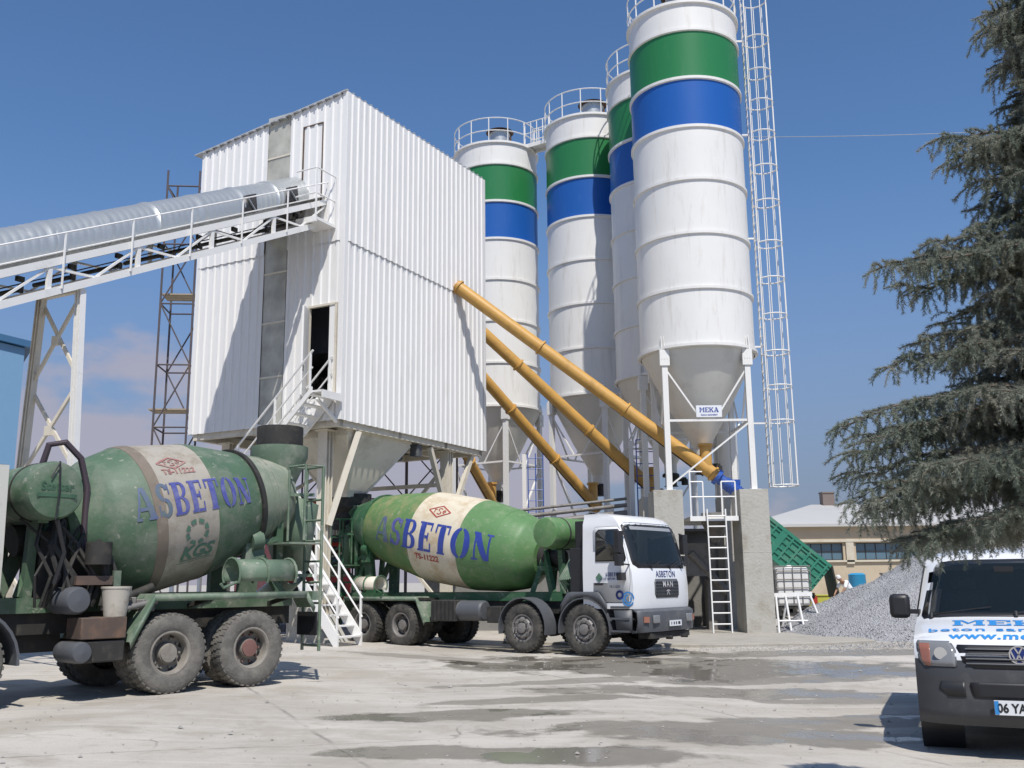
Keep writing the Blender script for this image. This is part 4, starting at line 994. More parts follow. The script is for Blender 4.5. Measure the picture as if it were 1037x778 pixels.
    g = MB(); g.lathe([(0, -1.16), (trr*.6, -1.15), (trr-.03, -1.12), (trr, -1.06), (trr, 1.06), (trr-.03, 1.12), (trr*.6, 1.15), (0, 1.16)], (tx, 0, tzz), (0, 1, 0), 48); tk = g.build('water_tank', o['tankm'], T, sharp=40)
    g = MB()
    for y in (-.6, .6): g.lathe([(trr+.004, y-.03), (trr+.014, y), (trr+.004, y+.03)], (tx, 0, tzz), (0, 1, 0), 40)
    g.build('tank_strap', 'dark', tk)
    g = MB()
    for sd in (1, -1): g.bar((tx, sd*.42, 1.3), (tx, sd*.5, tzz-trr*.9), .12)
    g.bar((tx, -.8, tzz-trr*.98), (tx, .8, tzz-trr*.98), .14, .06); g.build('tank_stand', F, T)
    T['_'] = 0; del T['_']
    return T, dr, D, (af1, af2, a3), tk

def axis_map(D, side, t0, h0, rev):
    """text x runs rear->front on the right flank, front->rear on the left"""
    def fn(a, b):
        t = t0+(a if side < 0 else -a); rr = D.r(t)+.012; return D.pt(t, (b+h0)/1.12, side, .012)
    return fn
def band_text(name, word, D, side, t0, h, wid, ang0, cols, parent):
    gl, W_ = serif(word, h, wid)
    for (c, polys), mt in zip(gl, cols): decal('letter', polys, lambda a, b: D.pt(t0+(a if side < 0 else -a), ang0+b/1.13, side, .010), mt, parent, .07)
    return W_

# ------------------------------------------------ truck A : the white-cabbed truck loading at the tower
dA = Drum(-1.95, 3.23, R(9.6), [(0, .56), (.12, .60), (.62, .80), (1.55, .99), (2.85, 1.17), (4.45, 1.14), (5.45, 1.0), (6.0, .84), (6.35, .46)])
optA = dict(tyre='rubber', rear_tyre='rubber', rim='rim', hub='rim', s12=1.7, s23=3.85, sp=1.38, frame='fgreen', xb=-2.0, drum=dA,
  bands=[(0, .75, 'fgreen'), (.75, 1.35, 'olive'), (1.35, 2.85, 'olive'), (2.85, 4.47, 'mwhite'), (4.47, 9, 'mgreen')],
  seams=[(.78, .12, .05, 'fgreen'), (5.45, .03, .006, 'mgreen')], ring_t=.78, dusty='fgreen', hop=(-2.25, 0, 4.05), hr=.36, lad_top=3.3,
  fend=[(-1.5, .75), (-1.35, 1.22), (1.25, 1.22), (1.55, .62)], fm='lgreen2', spare=[(-.55, .8, 1.52, 1.1)], chute='cream', tank=(5.15, 2.66, .36), tankm='mgreen')
A_, drA, DA, axA, tkA = mixer_truck('mixer_truck', 'concrete mixer truck with clean white cab and green and cream drum, loading under the tower', (-2.654, 26.82, .02), R(-38), -1, optA)
cols = ['ghost', 'fadeletter', 'letter', 'letter', 'letter', 'letter', 'letter']
band_text('letter', 'ASBETON', DA, -1, 1.50, .72, .98, R(-16), cols, drA)
def logo(D, side, t, ang, s, mt, parent):
    """red diamond with curled initials"""
    ps = []
    def edge(p, q, w_):
        p, q = V(*p, 0), V(*q, 0); d = (q-p).normalized(); n = V(-d.y, d.x, 0)*w_/2; return [tuple((p-n).xy), tuple((q-n).xy), tuple((q+n).xy), tuple((p+n).xy)]
    C4 = [(0, .5), (1, 0), (0, -.5), (-1, 0)]
    for i in range(4): ps.append(edge([c*s for c in C4[i]], [c*s for c in C4[(i+1) % 4]], .03))
    ps += [[(a*s, b*s) for a, b in q] for q in _arc(0, .14, .2, .14, .07, 20, 255, 8, .07)+_arc(0, -.14, .2, .14, .07, -160, 80, 8, .07)+_arc(.42, 0, .15, .15, .06, 40, 300, 8)+_q(.36, -.03, .56, .03)+_q(-.48, -.15, -.41, .15)+_q(-.55, .1, -.3, .16)]
    decal('emblem', ps, lambda a, b: D.pt(t+(a if side < 0 else -a), ang+b/1.15, side, .010), mt, parent, .06)
logo(DA, -1, 3.62, R(38), .36, 'red', drA)
decal('lettering', flat_font('TS-11222', .15, .006), lambda a, b: DA.pt(3.50+a, R(-27)+b/1.15, -1, .010), 'red', drA, .07)

def cabA():
    T = A_; af1 = axA[0]; x0 = af1+1.38
    prof = [(x0-.02, .98), (x0+.0, 1.1), (x0+.0, 1.45), (x0-.03, 1.76), (x0-.06, 1.84), (x0-.16, 2.2), (x0-.30, 2.66), (x0-.37, 2.80), (x0-.50, 2.93), (x0-.72, 3.0), (x0-.9, 3.015)]
    W = lambda z: 1.2 if z < 1.85 else 1.2-.055*(z-1.85)/1.15-(.05 if z > 2.9 else 0)
    cab, S = cab_shell(T, prof, W, af1-.02, 0, 'cab', .13)
    def xat(z):
        for (xa, za), (xb_, zb) in zip(prof, prof[1:]):
            if za <= z <= zb: return xa+(xb_-xa)*(z-za)/(zb-za+1e-9)
        return prof[-1][0]
    def F_(y, z, off): 
        f = y/W(z); return V(xat(z)-.13*abs(f)**4+off, y, z)
    def patch(name, y0, y1, z0, z1, off, m, parent, th=.02, ny=10, nz=5, rad=0):
        rows = []
        for i in range(nz+1):
            z = z0+(z1-z0)*i/nz; row = []
            e = 0
            if rad: dz = min(z-z0, z1-z); e = rad-math.sqrt(max(0, rad*rad-max(0, rad-dz)**2))
            for k in range(ny+1): y = (y0+e)+(y1-y0-2*e)*k/ny; row.append(F_(y, z, off))
            rows.append(row)
        g = MB(); g.grid(rows); return g.build(name, m, parent, solid=th)
    patch('windscreen_seal', -1.13, 1.13, 1.83, 2.82, .006, 'black', T, rad=.14, nz=12)
    cut(cab, lambda c: c.z > 1.85 and c.z < 2.66 and abs(c.y) < 1.0 and c.x > x0-.45); cut(bpy.data.objects[sorted(o.name for o in T.children if o.name.startswith('windscreen_seal'))[-1]], lambda c: 1.90 < c.z < 2.72 and abs(c.y) < .98)
    g = MB(); g.box((x0-.42, 0, 1.72), (.5, 2.1, .24)); g.build('dashboard', 'grey', T, bevel=.05)
    for y in (-.6, .6): g = MB(); g.box((x0-1.05, y, 1.75), (.45, .5, .12)); g.box((x0-1.27, y, 2.1), (.12, .48, .7)); g.box((x0-1.27, y, 2.54), (.1, .26, .16)); g.build('seat', 'grey', T, bevel=.04)
    g = MB(); g.path([(x0-.68+.10*cos(a_), .6+.23*sin(a_), 1.98+.20*cos(a_)) for a_ in [2*pi*k/20 for k in range(20)]], .018, 6, closed=True); g.build('steering_wheel', 'black', T)
    ws = patch('windscreen', -1.09, 1.09, 1.87, 2.78, .012, 'glassgrey', T, rad=.11, nz=12)
    for y in (-.55, .25, .8):
        g = MB(); g.bar(F_(y, 1.86, .03), F_(y+.42, 1.98, .035), .018)
        g.box(F_(y, 1.85, .03), (.05, .06, .05)); g.build('wiper', 'black', T)
    gr = patch('grille', -.52, .52, 1.20, 1.60, .012, 'grey', T, .02, rad=.05)
    g = MB()
    for z in (1.25, 1.32, 1.39, 1.46, 1.53): g.bar(F_(-.48, z, .02), F_(.48, z, .02), .018, .03)
    g.build('grille_bar', 'black', gr)
    fn = lambda z0: (lambda a, b: F_(a, z0+b, .036))
    decal('emblem', flat_font('MAN', .13, .002, spacing=1.3), fn(1.43), 'signgrey', gr)
    decal('emblem', _arc(0, .06, .09, .05, .018, 20, 160, 8)+[[(-.07, .0), (-.05, .0), (.0, .08), (-.02, .08)], [(-.01, .08), (.01, .08), (.06, .0), (.04, .0)]], fn(1.26), 'signgrey', gr)
    decal('lettering', [[(a*.95, b) for a, b in p] for p in flat_font('ASBETON', .14, .002, spacing=1.08)], lambda a, b: F_(a, 1.64+b, .008), 'navy', cab, .05)
    # bumper
    g = MB(); N = 12
    def bump(z, out): return [V(x0+out-.16*abs(-1+2*k/N)**4, 1.22*(-1+2*k/N), z) for k in range(N+1)]
    g.grid([bump(.48, -.02), bump(.50, .10), bump(.72, .14), bump(.92, .12), bump(.98, .02)])
    for sd in (-1, 1): g.add([(x0-.18, sd*1.22, .5), (x0-.18, sd*1.22, .96), (x0-.62, sd*1.22, .96), (x0-.55, sd*1.22, .5)], [(0, 1, 2, 3)])
    bp = g.build('bumper', 'grey', T, solid=.04)
    for sd in (-1, 1):
        g = MB(); g.box((x0+.125, sd*.72, .76), (.05, .26, .17)); h = g.build('headlight', 'lamp', T, rz=0, bevel=.02)
        g = MB(); g.box((x0+.06, sd*1.03, .76), (.05, .14, .12), rot=Matrix.Rotation(R(25*sd), 3, 'Z')); g.build('indicator', 'amber', T)
    g = MB(); g.box((x0+.155, .05, .66), (.012, .52, .12)); pl = g.build('number_plate', 'signwhite', T)
    decal('lettering', flat_font('06 AB 428', .07, .002)[:0]+_q(-.2, 0, -.17, .06)+_q(-.1, 0, -.05, .06)+_q(.0, 0, .05, .06)+_q(.1, 0, .2, .06), plane_fn((x0+.163, .05, .63), (0, 1, 0), (0, 0, 1)), 'black', pl)
    g = MB(); g.box((x0-.1, 0, .42), (.3, 1.7, .12)); g.tube((x0-.0, .55, .36), (x0+.16, .55, .36), .03, 8); g.tube((x0, -.1, .36), (x0+.14, -.1, .36), .04); g.build('under_bumper', 'dark', T)
    # door side (both flanks)
    for sd in (-1, 1):
        yy = lambda z, o_=0: sd*(W(z)+o_)
        def pl_(pts, o_=.004): return [(x, yy(z, o_), z) for x, z in pts]
        xb_ = af1-.02
        # door panel as a slightly proud sheet, with a dark shut-line
        dp = [(xb_+.27, 1.12), (xb_+1.15, 1.12), (xb_+1.2, 1.55), (xb_+1.19, 1.86), (xb_+1.0, 2.62), (xb_+.9, 2.72), (xb_+.34, 2.72), (xb_+.27, 2.62)]
        cxx = sum(p[0] for p in dp)/len(dp); czz = sum(p[1] for p in dp)/len(dp)
        def sc(pts, k): return [(cxx+(x-cxx)*k, czz+(z-czz)*k) for x, z in pts]
        g = MB(); P = pl_(sc(dp, 1.012), .003); g.add(P, [tuple(range(len(P)))]); g.build('door_seal', 'black', T, solid=.002)
        g = MB(); P = pl_(dp, .010); g.add(P, [tuple(range(len(P)))]); d_ = g.build('door', 'cab', T, solid=.006)
        wp = [(xb_+.34, 1.98), (xb_+1.10, 1.98), (xb_+1.12, 2.05), (xb_+.98, 2.60), (xb_+.92, 2.67), (xb_+.42, 2.67), (xb_+.34, 2.60)]
        g = MB(); P = pl_(wp, .014); g.add(P, [tuple(range(len(P)))]); g.build('window_seal', 'black', d_, solid=.004)
        c2 = (sum(p[0] for p in wp)/7, sum(p[1] for p in wp)/7); wp2 = [(c2[0]+(x-c2[0])*.93, c2[1]+(z-c2[1])*.93) for x, z in wp]
        g = MB(); P = pl_(wp2, .018); g.add(P, [tuple(range(len(P)))]); g.build('window', 'glass', d_, solid=.004)
        g = MB(); g.box((xb_+.42, yy(1.5, .03), 1.5), (.2, .03, .05)); g.build('handle', 'black', d_)
        # mirrors
        mx_, my = x0-.32, sd*1.42
        g = MB(); g.bar((x0-.3, sd*1.18, 2.62), (mx_+.05, my, 2.58), .03); g.bar((x0-.2, sd*1.2, 1.9), (mx_+.05, my, 1.92), .03); g.tube((mx_+.05, my, 1.88), (mx_+.05, my, 2.6), .016, 6)
        g.box((mx_, my, 2.38), (.12, .20, .46)); g.box((mx_, my, 2.0), (.12, .20, .24)); g.box((mx_-.03, sd*1.3, 1.66), (.12, .2, .16)); g.build('mirror', 'black', T, bevel=.025)
        # wheel-arch and steps
        a = af1; pts = [(a+.68*cos(w_), .54+.68*sin(w_)) for w_ in [R(-8+196*k/16) for k in range(17)]]
        strip('wheel_arch', pts, min(sd*.78, sd*1.25), max(sd*.78, sd*1.25), .03, 'grey', T)
        g = MB(); outer = [(a+.70*cos(w_), .54+.70*sin(w_)) for w_ in [R(-5+190*k/16) for k in range(17)]]
        # flat filler above arch
        top = [(a-.75, 1.24), (a-.5, 1.36), (a+.3, 1.36), (a+.62, 1.1)]
        use = [p for p in outer if p[1] > .86]
        g.grid([[V(p[0], sd*1.247, p[1]) for p in use], [V(p[0], sd*1.247, max(p[1]+.015, 1.34-max(0, abs(p[0]-a)-.40)*1.3)) for p in use]], sm=False)
        g.build('arch_panel', 'grey', T, solid=.02)
        strip('wheel_arch', [(axA[1]+.68*cos(w_), .54+.68*sin(w_)) for w_ in [R(-12+204*k/16) for k in range(17)]], min(sd*.84, sd*1.25), max(sd*.84, sd*1.25), .025, 'grey', T)
        for z in (.52, .78, 1.02):
            g = MB(); g.box((a+.92, sd*1.12, z), (.46, .24, .04)); g.build('step', 'grey', T)
        g = MB(); g.box((a+.92, sd*1.02, .76), (.48, .05, .56)); g.build('step_back', 'black', T)
    # lettering on the near door
    yv = -1.2-.016
    fnp = lambda x, z: plane_fn((x, yv, z), (1, 0, 0), (0, 0, 1))
    xb_ = af1-.02
    gl, W2 = serif('ASBETON', .085, .8); decal('lettering', [[(a-W2/2, b) for a, b in p] for _, ps in gl for p in ps], fnp(xb_+.78, 1.66), 'navy', cab)
    decal('lettering', flat_font('HAZIR BETON TESISLERI', .045, .001), fnp(xb_+.78, 1.59), 'navy', cab)
    decal('lettering', flat_font('TS-11222', .05, .001), fnp(xb_+.82, 1.42), 'navy', cab)
    decal('emblem', [[(-.09, 0), (0, -.1), (.09, 0), (0, .1)]], fnp(xb_+.43, 1.64), 'fadegreen', cab)
    decal('emblem', _arc(0, 0, .10, .10, .05, 0, 360, 24), fnp(xb_+.94, 1.27), 'navy', cab)
    decal('emblem', _arc(0, 0, .15, .15, .03, 0, 330, 24)+_arc(0, 0, .09, .09, .03, 90, 400, 20), plane_fn((af1+1.13, -1.2-.014, 1.19), (1, 0, 0), (0, 0, 1)), 'skyblue', cab)
    # between cab and drum
    g = MB(); g.box((af1-.3, 0, 1.75), (.42, 2.0, 1.1)); g.box((af1-.30, -.6, 2.5), (.3, .5, .8)); g.build('intake_housing', 'black', T, bevel=.02)
    g = MB()
    for k in range(7):
        x = af1-.7+.05*k; g.path([(x, -.9, 1.3+.1*k), (x-.1, -1.0, 1.6), (x+.05, -.8, 2.0), (x+.1, -.6+.1*k, 2.3)], .03, 6)
    g.build('hose', 'lgreen2', T)
    g = MB(); xx = 3.2; g.lathe([(0, -.55), (.2, -.54), (.24, -.5), (.24, .5), (.2, .54), (0, .55)], (xx-.5, -.95, .9), (1, 0, 0), 24); g.build('fuel_tank', 'grey', T)
    g = MB(); g.box((2.1, -.98, .9), (.8, .45, .5)); g.build('battery_box', 'dark', T, bevel=.02); g = MB(); g.box((2.9+.75, -.95, .82), (.42, .4, .38)); g.build('tool_box', 'dark', T, bevel=.02)
    g = MB()
    for k in range(6): g.box((1.78+k*.13, -1.21, .9), (.02, .02, .46))
    g.build('box_rib', 'black', T)
cabA()

# ------------------------------------------------ truck B : dusty truck in the left foreground
dB = Drum(-1.82, 2.93, R(11.3), [(0, .58), (.25, .66), (.95, .86), (1.65, 1.05), (2.75, 1.13), (3.25, .99), (3.78, .58)])
optB = dict(tyre='dustrubber', rear_tyre='dustrubber', rim='brim', hub='rimred', s12=1.7, s23=2.75, sp=1.3, frame='lgreen', xb=-1.85, drum=dB,
  bands=[(0, .82, 'lrear'), (.82, 1.76, 'lgreen'), (1.76, 2.68, 'lwhite'), (2.68, 9, 'lgreen')],
  seams=[(.82, .09, .05, 'dark'), (.42, .03, .014, 'lrear'), (.55, .02, .01, 'lrear'), (1.76, .02, .006, 'lgreen'), (2.72, .16, .008, 'lbrown')], ring_t=.82, dusty='lgreen2', hop=(-1.85, .0, 4.10), hr=.36, lad_top=3.35,
  fend=[(-1.75, 1.1), (-1.6, 1.34), (.95, 1.34), (1.28, .72)], fm='lgreen2', spare=[(-.85, 1.0, 1.62, 1.06)], chute='lgreen2', tank=(2.36, 2.70, .385), tankm='lgreen')
B_, drB, DB, axB, tkB = mixer_truck('mixer_truck', 'dusty old mixer truck in the left foreground, grimy pale band on its green drum', (-5.23, 15.43, .13), R(228), 1, optB)
cols = ['ghost', 'ghost', 'fadeletter', 'fadeletter', 'fadeletter', 'fadeletter', 'fadeletter']
band_text('letter', 'ASBETON', DB, 1, 3.06, .50, .70, R(0), cols, drB)
logo(DB, 1, 2.30, R(44), .24, 'fadered', drB)
decal('lettering', flat_font('TS-11222', .10, .004), lambda a, b: DB.pt(2.25-a, R(33)+b/1.13, 1, .010), 'fadered', drB, .07)
ps = []
for k in range(8):
    w0 = k*45; ps += _arc(0, 0, .20, .20, .06, w0+6, w0+36, 3)
decal('emblem', ps, lambda a, b: DB.pt(2.16-a, R(-15)+b/1.13, 1, .010), 'fadegreen', drB, .05)
decal('lettering', flat_font('KGS', .21, .010, .25), lambda a, b: DB.pt(2.15-a, R(-36)+b/1.13, 1, .010), 'fadegreen', drB, .05)
decal('lettering', _q(-.26, 0, .26, .012)+_q(-.3, -.035, .32, -.028), lambda a, b: DB.pt(2.15-a, R(-38)+b/1.13, 1, .010), 'fadegreen', drB, .05)
fn = plane_fn((optB['tank'][0], 1.163, optB['tank'][1]), (-1, 0, 0), (0, 0, 1))
decal('lettering', flat_font('Stetter', .11, .003), fn, 'lgreen_dark', tkB)
decal('lettering', _q(-.26, -.09, .26, -.05), fn, 'lgreen_dark', tkB)

def restB():
    T = B_; af1, af2, a3 = axB
    x0 = af1+1.35; prof = [(x0-.02, .98), (x0, 1.45), (x0-.06, 1.84), (x0-.30, 2.66), (x0-.50, 2.9), (x0-.8, 2.98)]
    W = lambda z: 1.2 if z < 1.85 else 1.2-.055*(z-1.85)/1.15
    cab, S = cab_shell(T, prof, W, af2-.42, 0, 'oldcab', .13)
    for sd in (-1, 1):
        g = MB(); P = [(x, sd*(W(z)+.006), z) for x, z in ((af1-.35, 1.9), (x0-.6, 1.9), (x0-.75, 2.6), (af1-.35, 2.6))]; g.add(P, [(0, 1, 2, 3)]); g.build('window', 'glass', T, solid=.006)
        for a, m in ((af1, 'grey'), (af2, 'grey')):
            pts = [(a+.70*cos(w_), .54+.70*sin(w_)) for w_ in [R(-8+190*k/16) for k in range(17)]]; strip('wheel_arch', pts, min(sd*.80, sd*1.27), max(sd*.80, sd*1.27), .035, m, T)
        g = MB(); g.box((x0-.4, sd*1.42, 2.3), (.1, .18, .5)); g.bar((x0-.4, sd*1.2, 2.6), (x0-.4, sd*1.42, 2.5), .03); g.build('mirror', 'black', T, bevel=.02)
    g = MB(); g.box((x0-.01, 0, 2.28), (.03, 2.1, .85), rot=Matrix.Rotation(R(-17), 3, 'Y')); g.build('windscreen', 'glassgrey', T)
    g = MB(); g.box((x0+.05, 0, .75), (.16, 2.44, .42)); g.build('bumper', 'grey', T, bevel=.04)
    # jumble between cab and fender on the visible flank
    g = MB(); g.box((a3+.98, 1.0, .92), (.62, .44, .28)); g.build('tool_box', 'rust', T, bevel=.012, label='rusty steel locker with battered lid')
    g = MB(); g.box((a3+1.0, 1.02, .62), (.66, .36, .28)); g.build('battery_box', 'dark', T, bevel=.02)
    g = MB(); g.lathe([(0, -.02), (.12, 0), (.14, .04), (.14, .55), (.12, .6), (0, .62)], (a3+1.28, 1.28, .62), (0, -1, 0), 20); g.build('air_tank', 'grey', T)
    g = MB(); g.lathe([(0, -.02), (.15, 0), (.18, .05), (.18, .6), (0, .66)], (a3+1.32, 1.16, 1.28), (0, -1, 0), 20); g.build('air_filter', 'grey', T)
    g = MB(); g.box((a3+1.05, .85, 1.54), (.5, .3, .12)); g.build('tray', 'rust', T)
    g = MB()
    random.seed(5)
    for k in range(12):
        x = a3+.75+.09*k; g.path([(x, .75+random.uniform(-.1, .25), 1.2), (x+random.uniform(-.15, .15), .9, 1.6), (x+random.uniform(-.2, .2), .8, 2.0), (x+random.uniform(-.2, .2), .6, 2.35)], random.uniform(.018, .045), 6)
    g.box((a3+1.1, .2, 1.75), (1.0, .6, .9)); g.tube((a3+1.0, .95, 1.75), (a3+1.0, .95, 2.05), .17, 16); g.tube((a3+.6, .7, 1.25), (a3+.1, .8, 1.45), .06); g.build('drive_unit', 'dark', T)
    g = MB()
    for k in range(5): g.box((a3+.25+.14*k, .95+.05*(k % 2), 1.18+.03*(k % 3)), (.12, .2, .14), rot=Matrix.Rotation(k*.5, 3, 'Z'))
    g.tube((a3+.2, 1.1, 1.25), (a3+.75, 1.15, 1.15), .04); g.build('valve_block', 'rim', T, bevel=.01)
    g = MB(); g.box((a3+.72, .72, 1.42), (.1, .5, .5)); g.build('bracket_plate', 'lgreen', T)
    tx, tz_, tr_ = optB['tank']
    g = MB(); g.path([(tx-.05, .5, tz_+tr_), (tx-.1, .55, tz_+tr_+.28), (tx-.3, .6, tz_+tr_+.33), (tx-.52, .62, tz_+tr_+.12), (tx-.62, .66, tz_+.1), (tx-.6, .7, 1.9)], .045, 10); g.build('hose', 'hose', T)
    g = MB(); g.path([(tx, 1.175, tz_+tr_*.98), (tx-.02, 1.18, tz_), (tx, 1.175, tz_-tr_)], .012, 6); g.path([(tx, 1.18, tz_+.36), (tx+.1, 1.18, tz_+.15)], .01, 6); g.path([(tx-.05, 1.1, tz_-tr_), (tx-.2, 1.05, 1.9), (tx-.12, 1.0, 1.5)], .03, 8); g.build('cord', 'black', T)
restB()
def bucket():
    # stands on the tool box of the dusty truck
    o_ = V(axB[2]+.78, 1.08, 1.062); M3 = Matrix.Rotation(R(228), 3, 'Z'); w_ = M3 @ o_+V(-5.23, 15.43, .13)
    b = thing('bucket', 'dirty white plastic bucket standing on the rusty tool box of the dusty truck', 'bucket', w_)
    b.scale = (1.15, 1.15, 1.15); g = MB(); g.lathe([(0, 0), (.125, 0), (.165, .32), (.172, .32), (.172, .345), (.155, .345), (.12, .04), (0, .04)], n=28); g.build('body', 'bucket', b, sharp=30)
    g = MB(); g.path([(.17*cos(a), .17*sin(a)*.9, .32-.16*sin(a)) for a in [pi*k/10 for k in range(11)]], .005, 5); g.build('handle', 'galv', b)
bucket()
# ================================================================ van
def van():
    az = R(-90-27+3); L_ = (4.86, 9.86, -.14)
    T = thing('van', 'white van with grey bumper facing the camera at the right edge', 'van', L_, az)
    # nose at x = 0, x forward, rear at x = -4.8
    prof = [(-.10, .26), (-.01, .34), (0, .50), (-.01, .70), (-.05, .86), (-.12, .97), (-.30, 1.06), (-.60, 1.13), (-.92, 1.19), (-1.02, 1.23), (-1.3, 1.44), (-1.6, 1.66), (-1.82, 1.81), (-1.98, 1.885), (-2.25, 1.93), (-2.7, 1.95)]
    W = lambda z: .95 if z < 1.15 else .95-.15*(z-1.15)/.8
    def crv(z): return .24 if z < 1.1 else .30
    def SS(x, z, y):
        f = y/W(z); a = abs(f); return V(x-crv(z)*(.45*a*a+.55*a**6)*(1 if z < 1.9 else .9), y, z-(.05*a**4 if z > 1.0 else 0)-(.0 if z < 1.9 else .03*a**6))
    def xat(z):
        for (xa, za), (xb, zb) in zip(prof, prof[1:]):
            if za <= z <= zb: return xa+(xb-xa)*(z-za)/(zb-za+1e-9)
    # resample outline
    P = []
    for (xa, za), (xb, zb) in zip(prof, prof[1:]):
        for k in range(3): P.append((xa+(xb-xa)*k/3, za+(zb-za)*k/3))
    P.append(prof[-1]); N = 28
    g = MB(); rows = [[SS(x, z, W(z)*(-1+2*k/N)) for k in range(N+1)] for x, z in P]
    def mf(i, k): 
        z = P[i][1]; return 1 if z < .80 else 0
    g.grid(rows, mf=mf)
    xr = -4.75
    for sgn in (-1, 1):
        e = [r[-1] if sgn > 0 else r[0] for r in rows]
        cols = [e]+[[V(p.x*(1-f)+xr*f, sgn*(W(p.z)), p.z) for p in e] for f in (.1, .4, .7, 1)]
        g.grid(cols, mf=lambda i, k: 1 if P[k][1] < .42 else 0)
    top = rows[-1]; g.grid([[V(p.x*(1-f)+xr*f, p.y, p.z+.02*sin(pi*f)) for p in top] for f in (0, .3, .6, 1)])
    bk = [[V(xr, W(z)*(-1+2*k/N), z) for k in range(N+1)] for z in (.26, .8, 1.3, 1.9)]; g.grid(bk)
    body = g.build('body', ['cab', 'vgrey'], T, sharp=60)
    def patch(name, pts_rows, off, m, parent, th=.012, ny=10):
        rows = []
        for z, y0, y1 in pts_rows: rows.append([SS(xat(z), z, y0+(y1-y0)*k/ny)+V(off, 0, off*.5 if z > 1 else 0) for k in range(ny+1)])
        g = MB(); g.grid(rows); return g.build(name, m, parent, solid=th)
    sl = patch('windscreen_seal', [(1.20, -.86, .86), (1.24, -.885, .885), (1.5, -.82, .82), (1.76, -.755, .755), (1.81, -.72, .72)], .008, 'black', T)
    patch('windscreen', [(1.235, -.84, .84), (1.26, -.855, .855), (1.5, -.79, .79), (1.74, -.73, .73), (1.785, -.70, .70)], .013, 'vglass', T)
    cut(body, lambda c: 1.24 < c.z < 1.78 and abs(c.y) < .78 and c.x > -1.9 and c.x < -1.0); cut(sl, lambda c: 1.24 < c.z < 1.78 and abs(c.y) < .72)
    g = MB(); g.box((-1.25, 0, 1.06), (.55, 1.6, .2)); g.box((-1.32, -.42, 1.16), (.3, .42, .1)); g.build('dashboard', 'grey', T, bevel=.04)
    g = MB(); g.path([(-1.58+.08*cos(a_), .42+.19*sin(a_), 1.20+.17*cos(a_)) for a_ in [2*pi*k/20 for k in range(20)]], .016, 6, closed=True); g.build('steering_wheel', 'black', T)
    g = MB(); g.box((-1.62, 0, 1.70), (.03, .2, .06)); g.build('rear_view_mirror', 'black', T)
    g = MB(); g.box((-2.75, 0, .95), (.05, 1.7, 1.5)); g.build('bulkhead', 'grey', T)
    for y0, y1 in ((-.78, -.18), (.05, .62)): g = MB(); g.bar(SS(xat(1.22), 1.22, y0)+V(.03, 0, .02), SS(xat(1.27), 1.27, y1)+V(.03, 0, .03), .014); g.tube(SS(xat(1.2), 1.2, y0)+V(.02, 0, 0), SS(xat(1.22), 1.22, y0)+V(.03, 0, .03), .02, 8); g.build('wiper', 'black', T)
    gr = patch('grille', [(.74, -.40, .40), (.80, -.50, .50), (.93, -.55, .55), (.955, -.54, .54)], .010, 'black', T)
    g = MB()
    for z in (.78, .825, .87, .915): g.path([SS(xat(z), z, -.47+.94*k/10)+V(.02, 0, 0) for k in range(11)], .009, 6)
    g.build('grille_bar', 'grey', gr)
    # round emblem
    def fr(z0, off): return lambda a, b: SS(xat(z0+b), z0+b, a)+V(off, 0, 0)
    g = MB(); c = SS(xat(.87), .87, 0)+V(.02, 0, 0); g.tube(c, c+V(.012, 0, 0), .085, 28); eb = g.build('emblem', 'navy', gr)
    def seg(p, q, w_):
        p, q = V(*p, 0), V(*q, 0); d = (q-p).normalized(); n = V(-d.y, d.x, 0)*w_/2; return [tuple((p-n).xy), tuple((q-n).xy), tuple((q+n).xy), tuple((p+n).xy)]
    vw = _arc(0, 0, .088, .088, .014, 0, 360, 28)+[seg((-.035, .07), (0, .01), .014), seg((.035, .07), (0, .01), .014), seg((-.068, .035), (-.03, -.06), .014), seg((.068, .035), (.03, -.06), .014), seg((-.03, -.06), (0, -.0), .014), seg((.03, -.06), (0, -.0), .014)]
    decal('emblem_ring', vw, lambda a, b: c+V(.017, a, b), 'chrome', eb, .03)
    for sd in (-1, 1):
        rows = [(.745, .57, .86), (.80, .57, .90), (.90, .57, .915), (.96, .60, .915), (.985, .63, .90)]
        h = patch('headlight', [(z, sd*a, sd*b) for z, a, b in rows], .012, 'lamp', T)
        patch('headlight_housing', [(z, sd*(a-.015), sd*(b+.01)) for z, a, b in rows], .006, 'grey', h)
        patch('indicator', [(z, sd*(.80+.0*z), sd*min(b-.015, .90)) for z, a, b in rows[:-1]], .017, 'amber', h, .006)
        g = MB(); cc = SS(xat(.87), .87, sd*.70)+V(.02, 0, 0); g.tube(cc, cc+V(.008, 0, 0), .06, 20); g.build('reflector', 'chrome', h)
        # mirror
        g = MB(); g.box((-1.35, sd*1.11, 1.30), (.13, .22, .27)); g.build('mirror', 'black', T, bevel=.05)
        g = MB(); g.bar((-1.32, sd*.90, 1.24), (-1.35, sd*1.04, 1.24), .07, .05); g.build('mirror_arm', 'black', T)
    for pr in ([(.50, -.42, .42), (.52, -.44, .44), (.60, -.46, .46), (.62, -.45, .45)],): patch('lower_grille', pr, .008, 'black', T)
    for sd in (-1, 1):
        patch('lower_grille', [(.50, sd*.50, sd*.66), (.56, sd*.50, sd*.74), (.62, sd*.50, sd*.72)], .008, 'black', T)
    g = MB(); pc = V(.035, .0, .43); g.box(pc, (.012, .52, .115)); pt = g.build('number_plate', 'signwhite', T)
    fn = plane_fn((.045, 0, .395), (0, 1, 0), (0, 0, 1))
    decal('blue_band', _q(-.258, -.018, -.22, .088), fn, 'skyblue', pt)
    decal('lettering', [[(a-.02, b) for a, b in p] for p in flat_font('06 YA 428', .072, .003)], fn, 'black', pt)
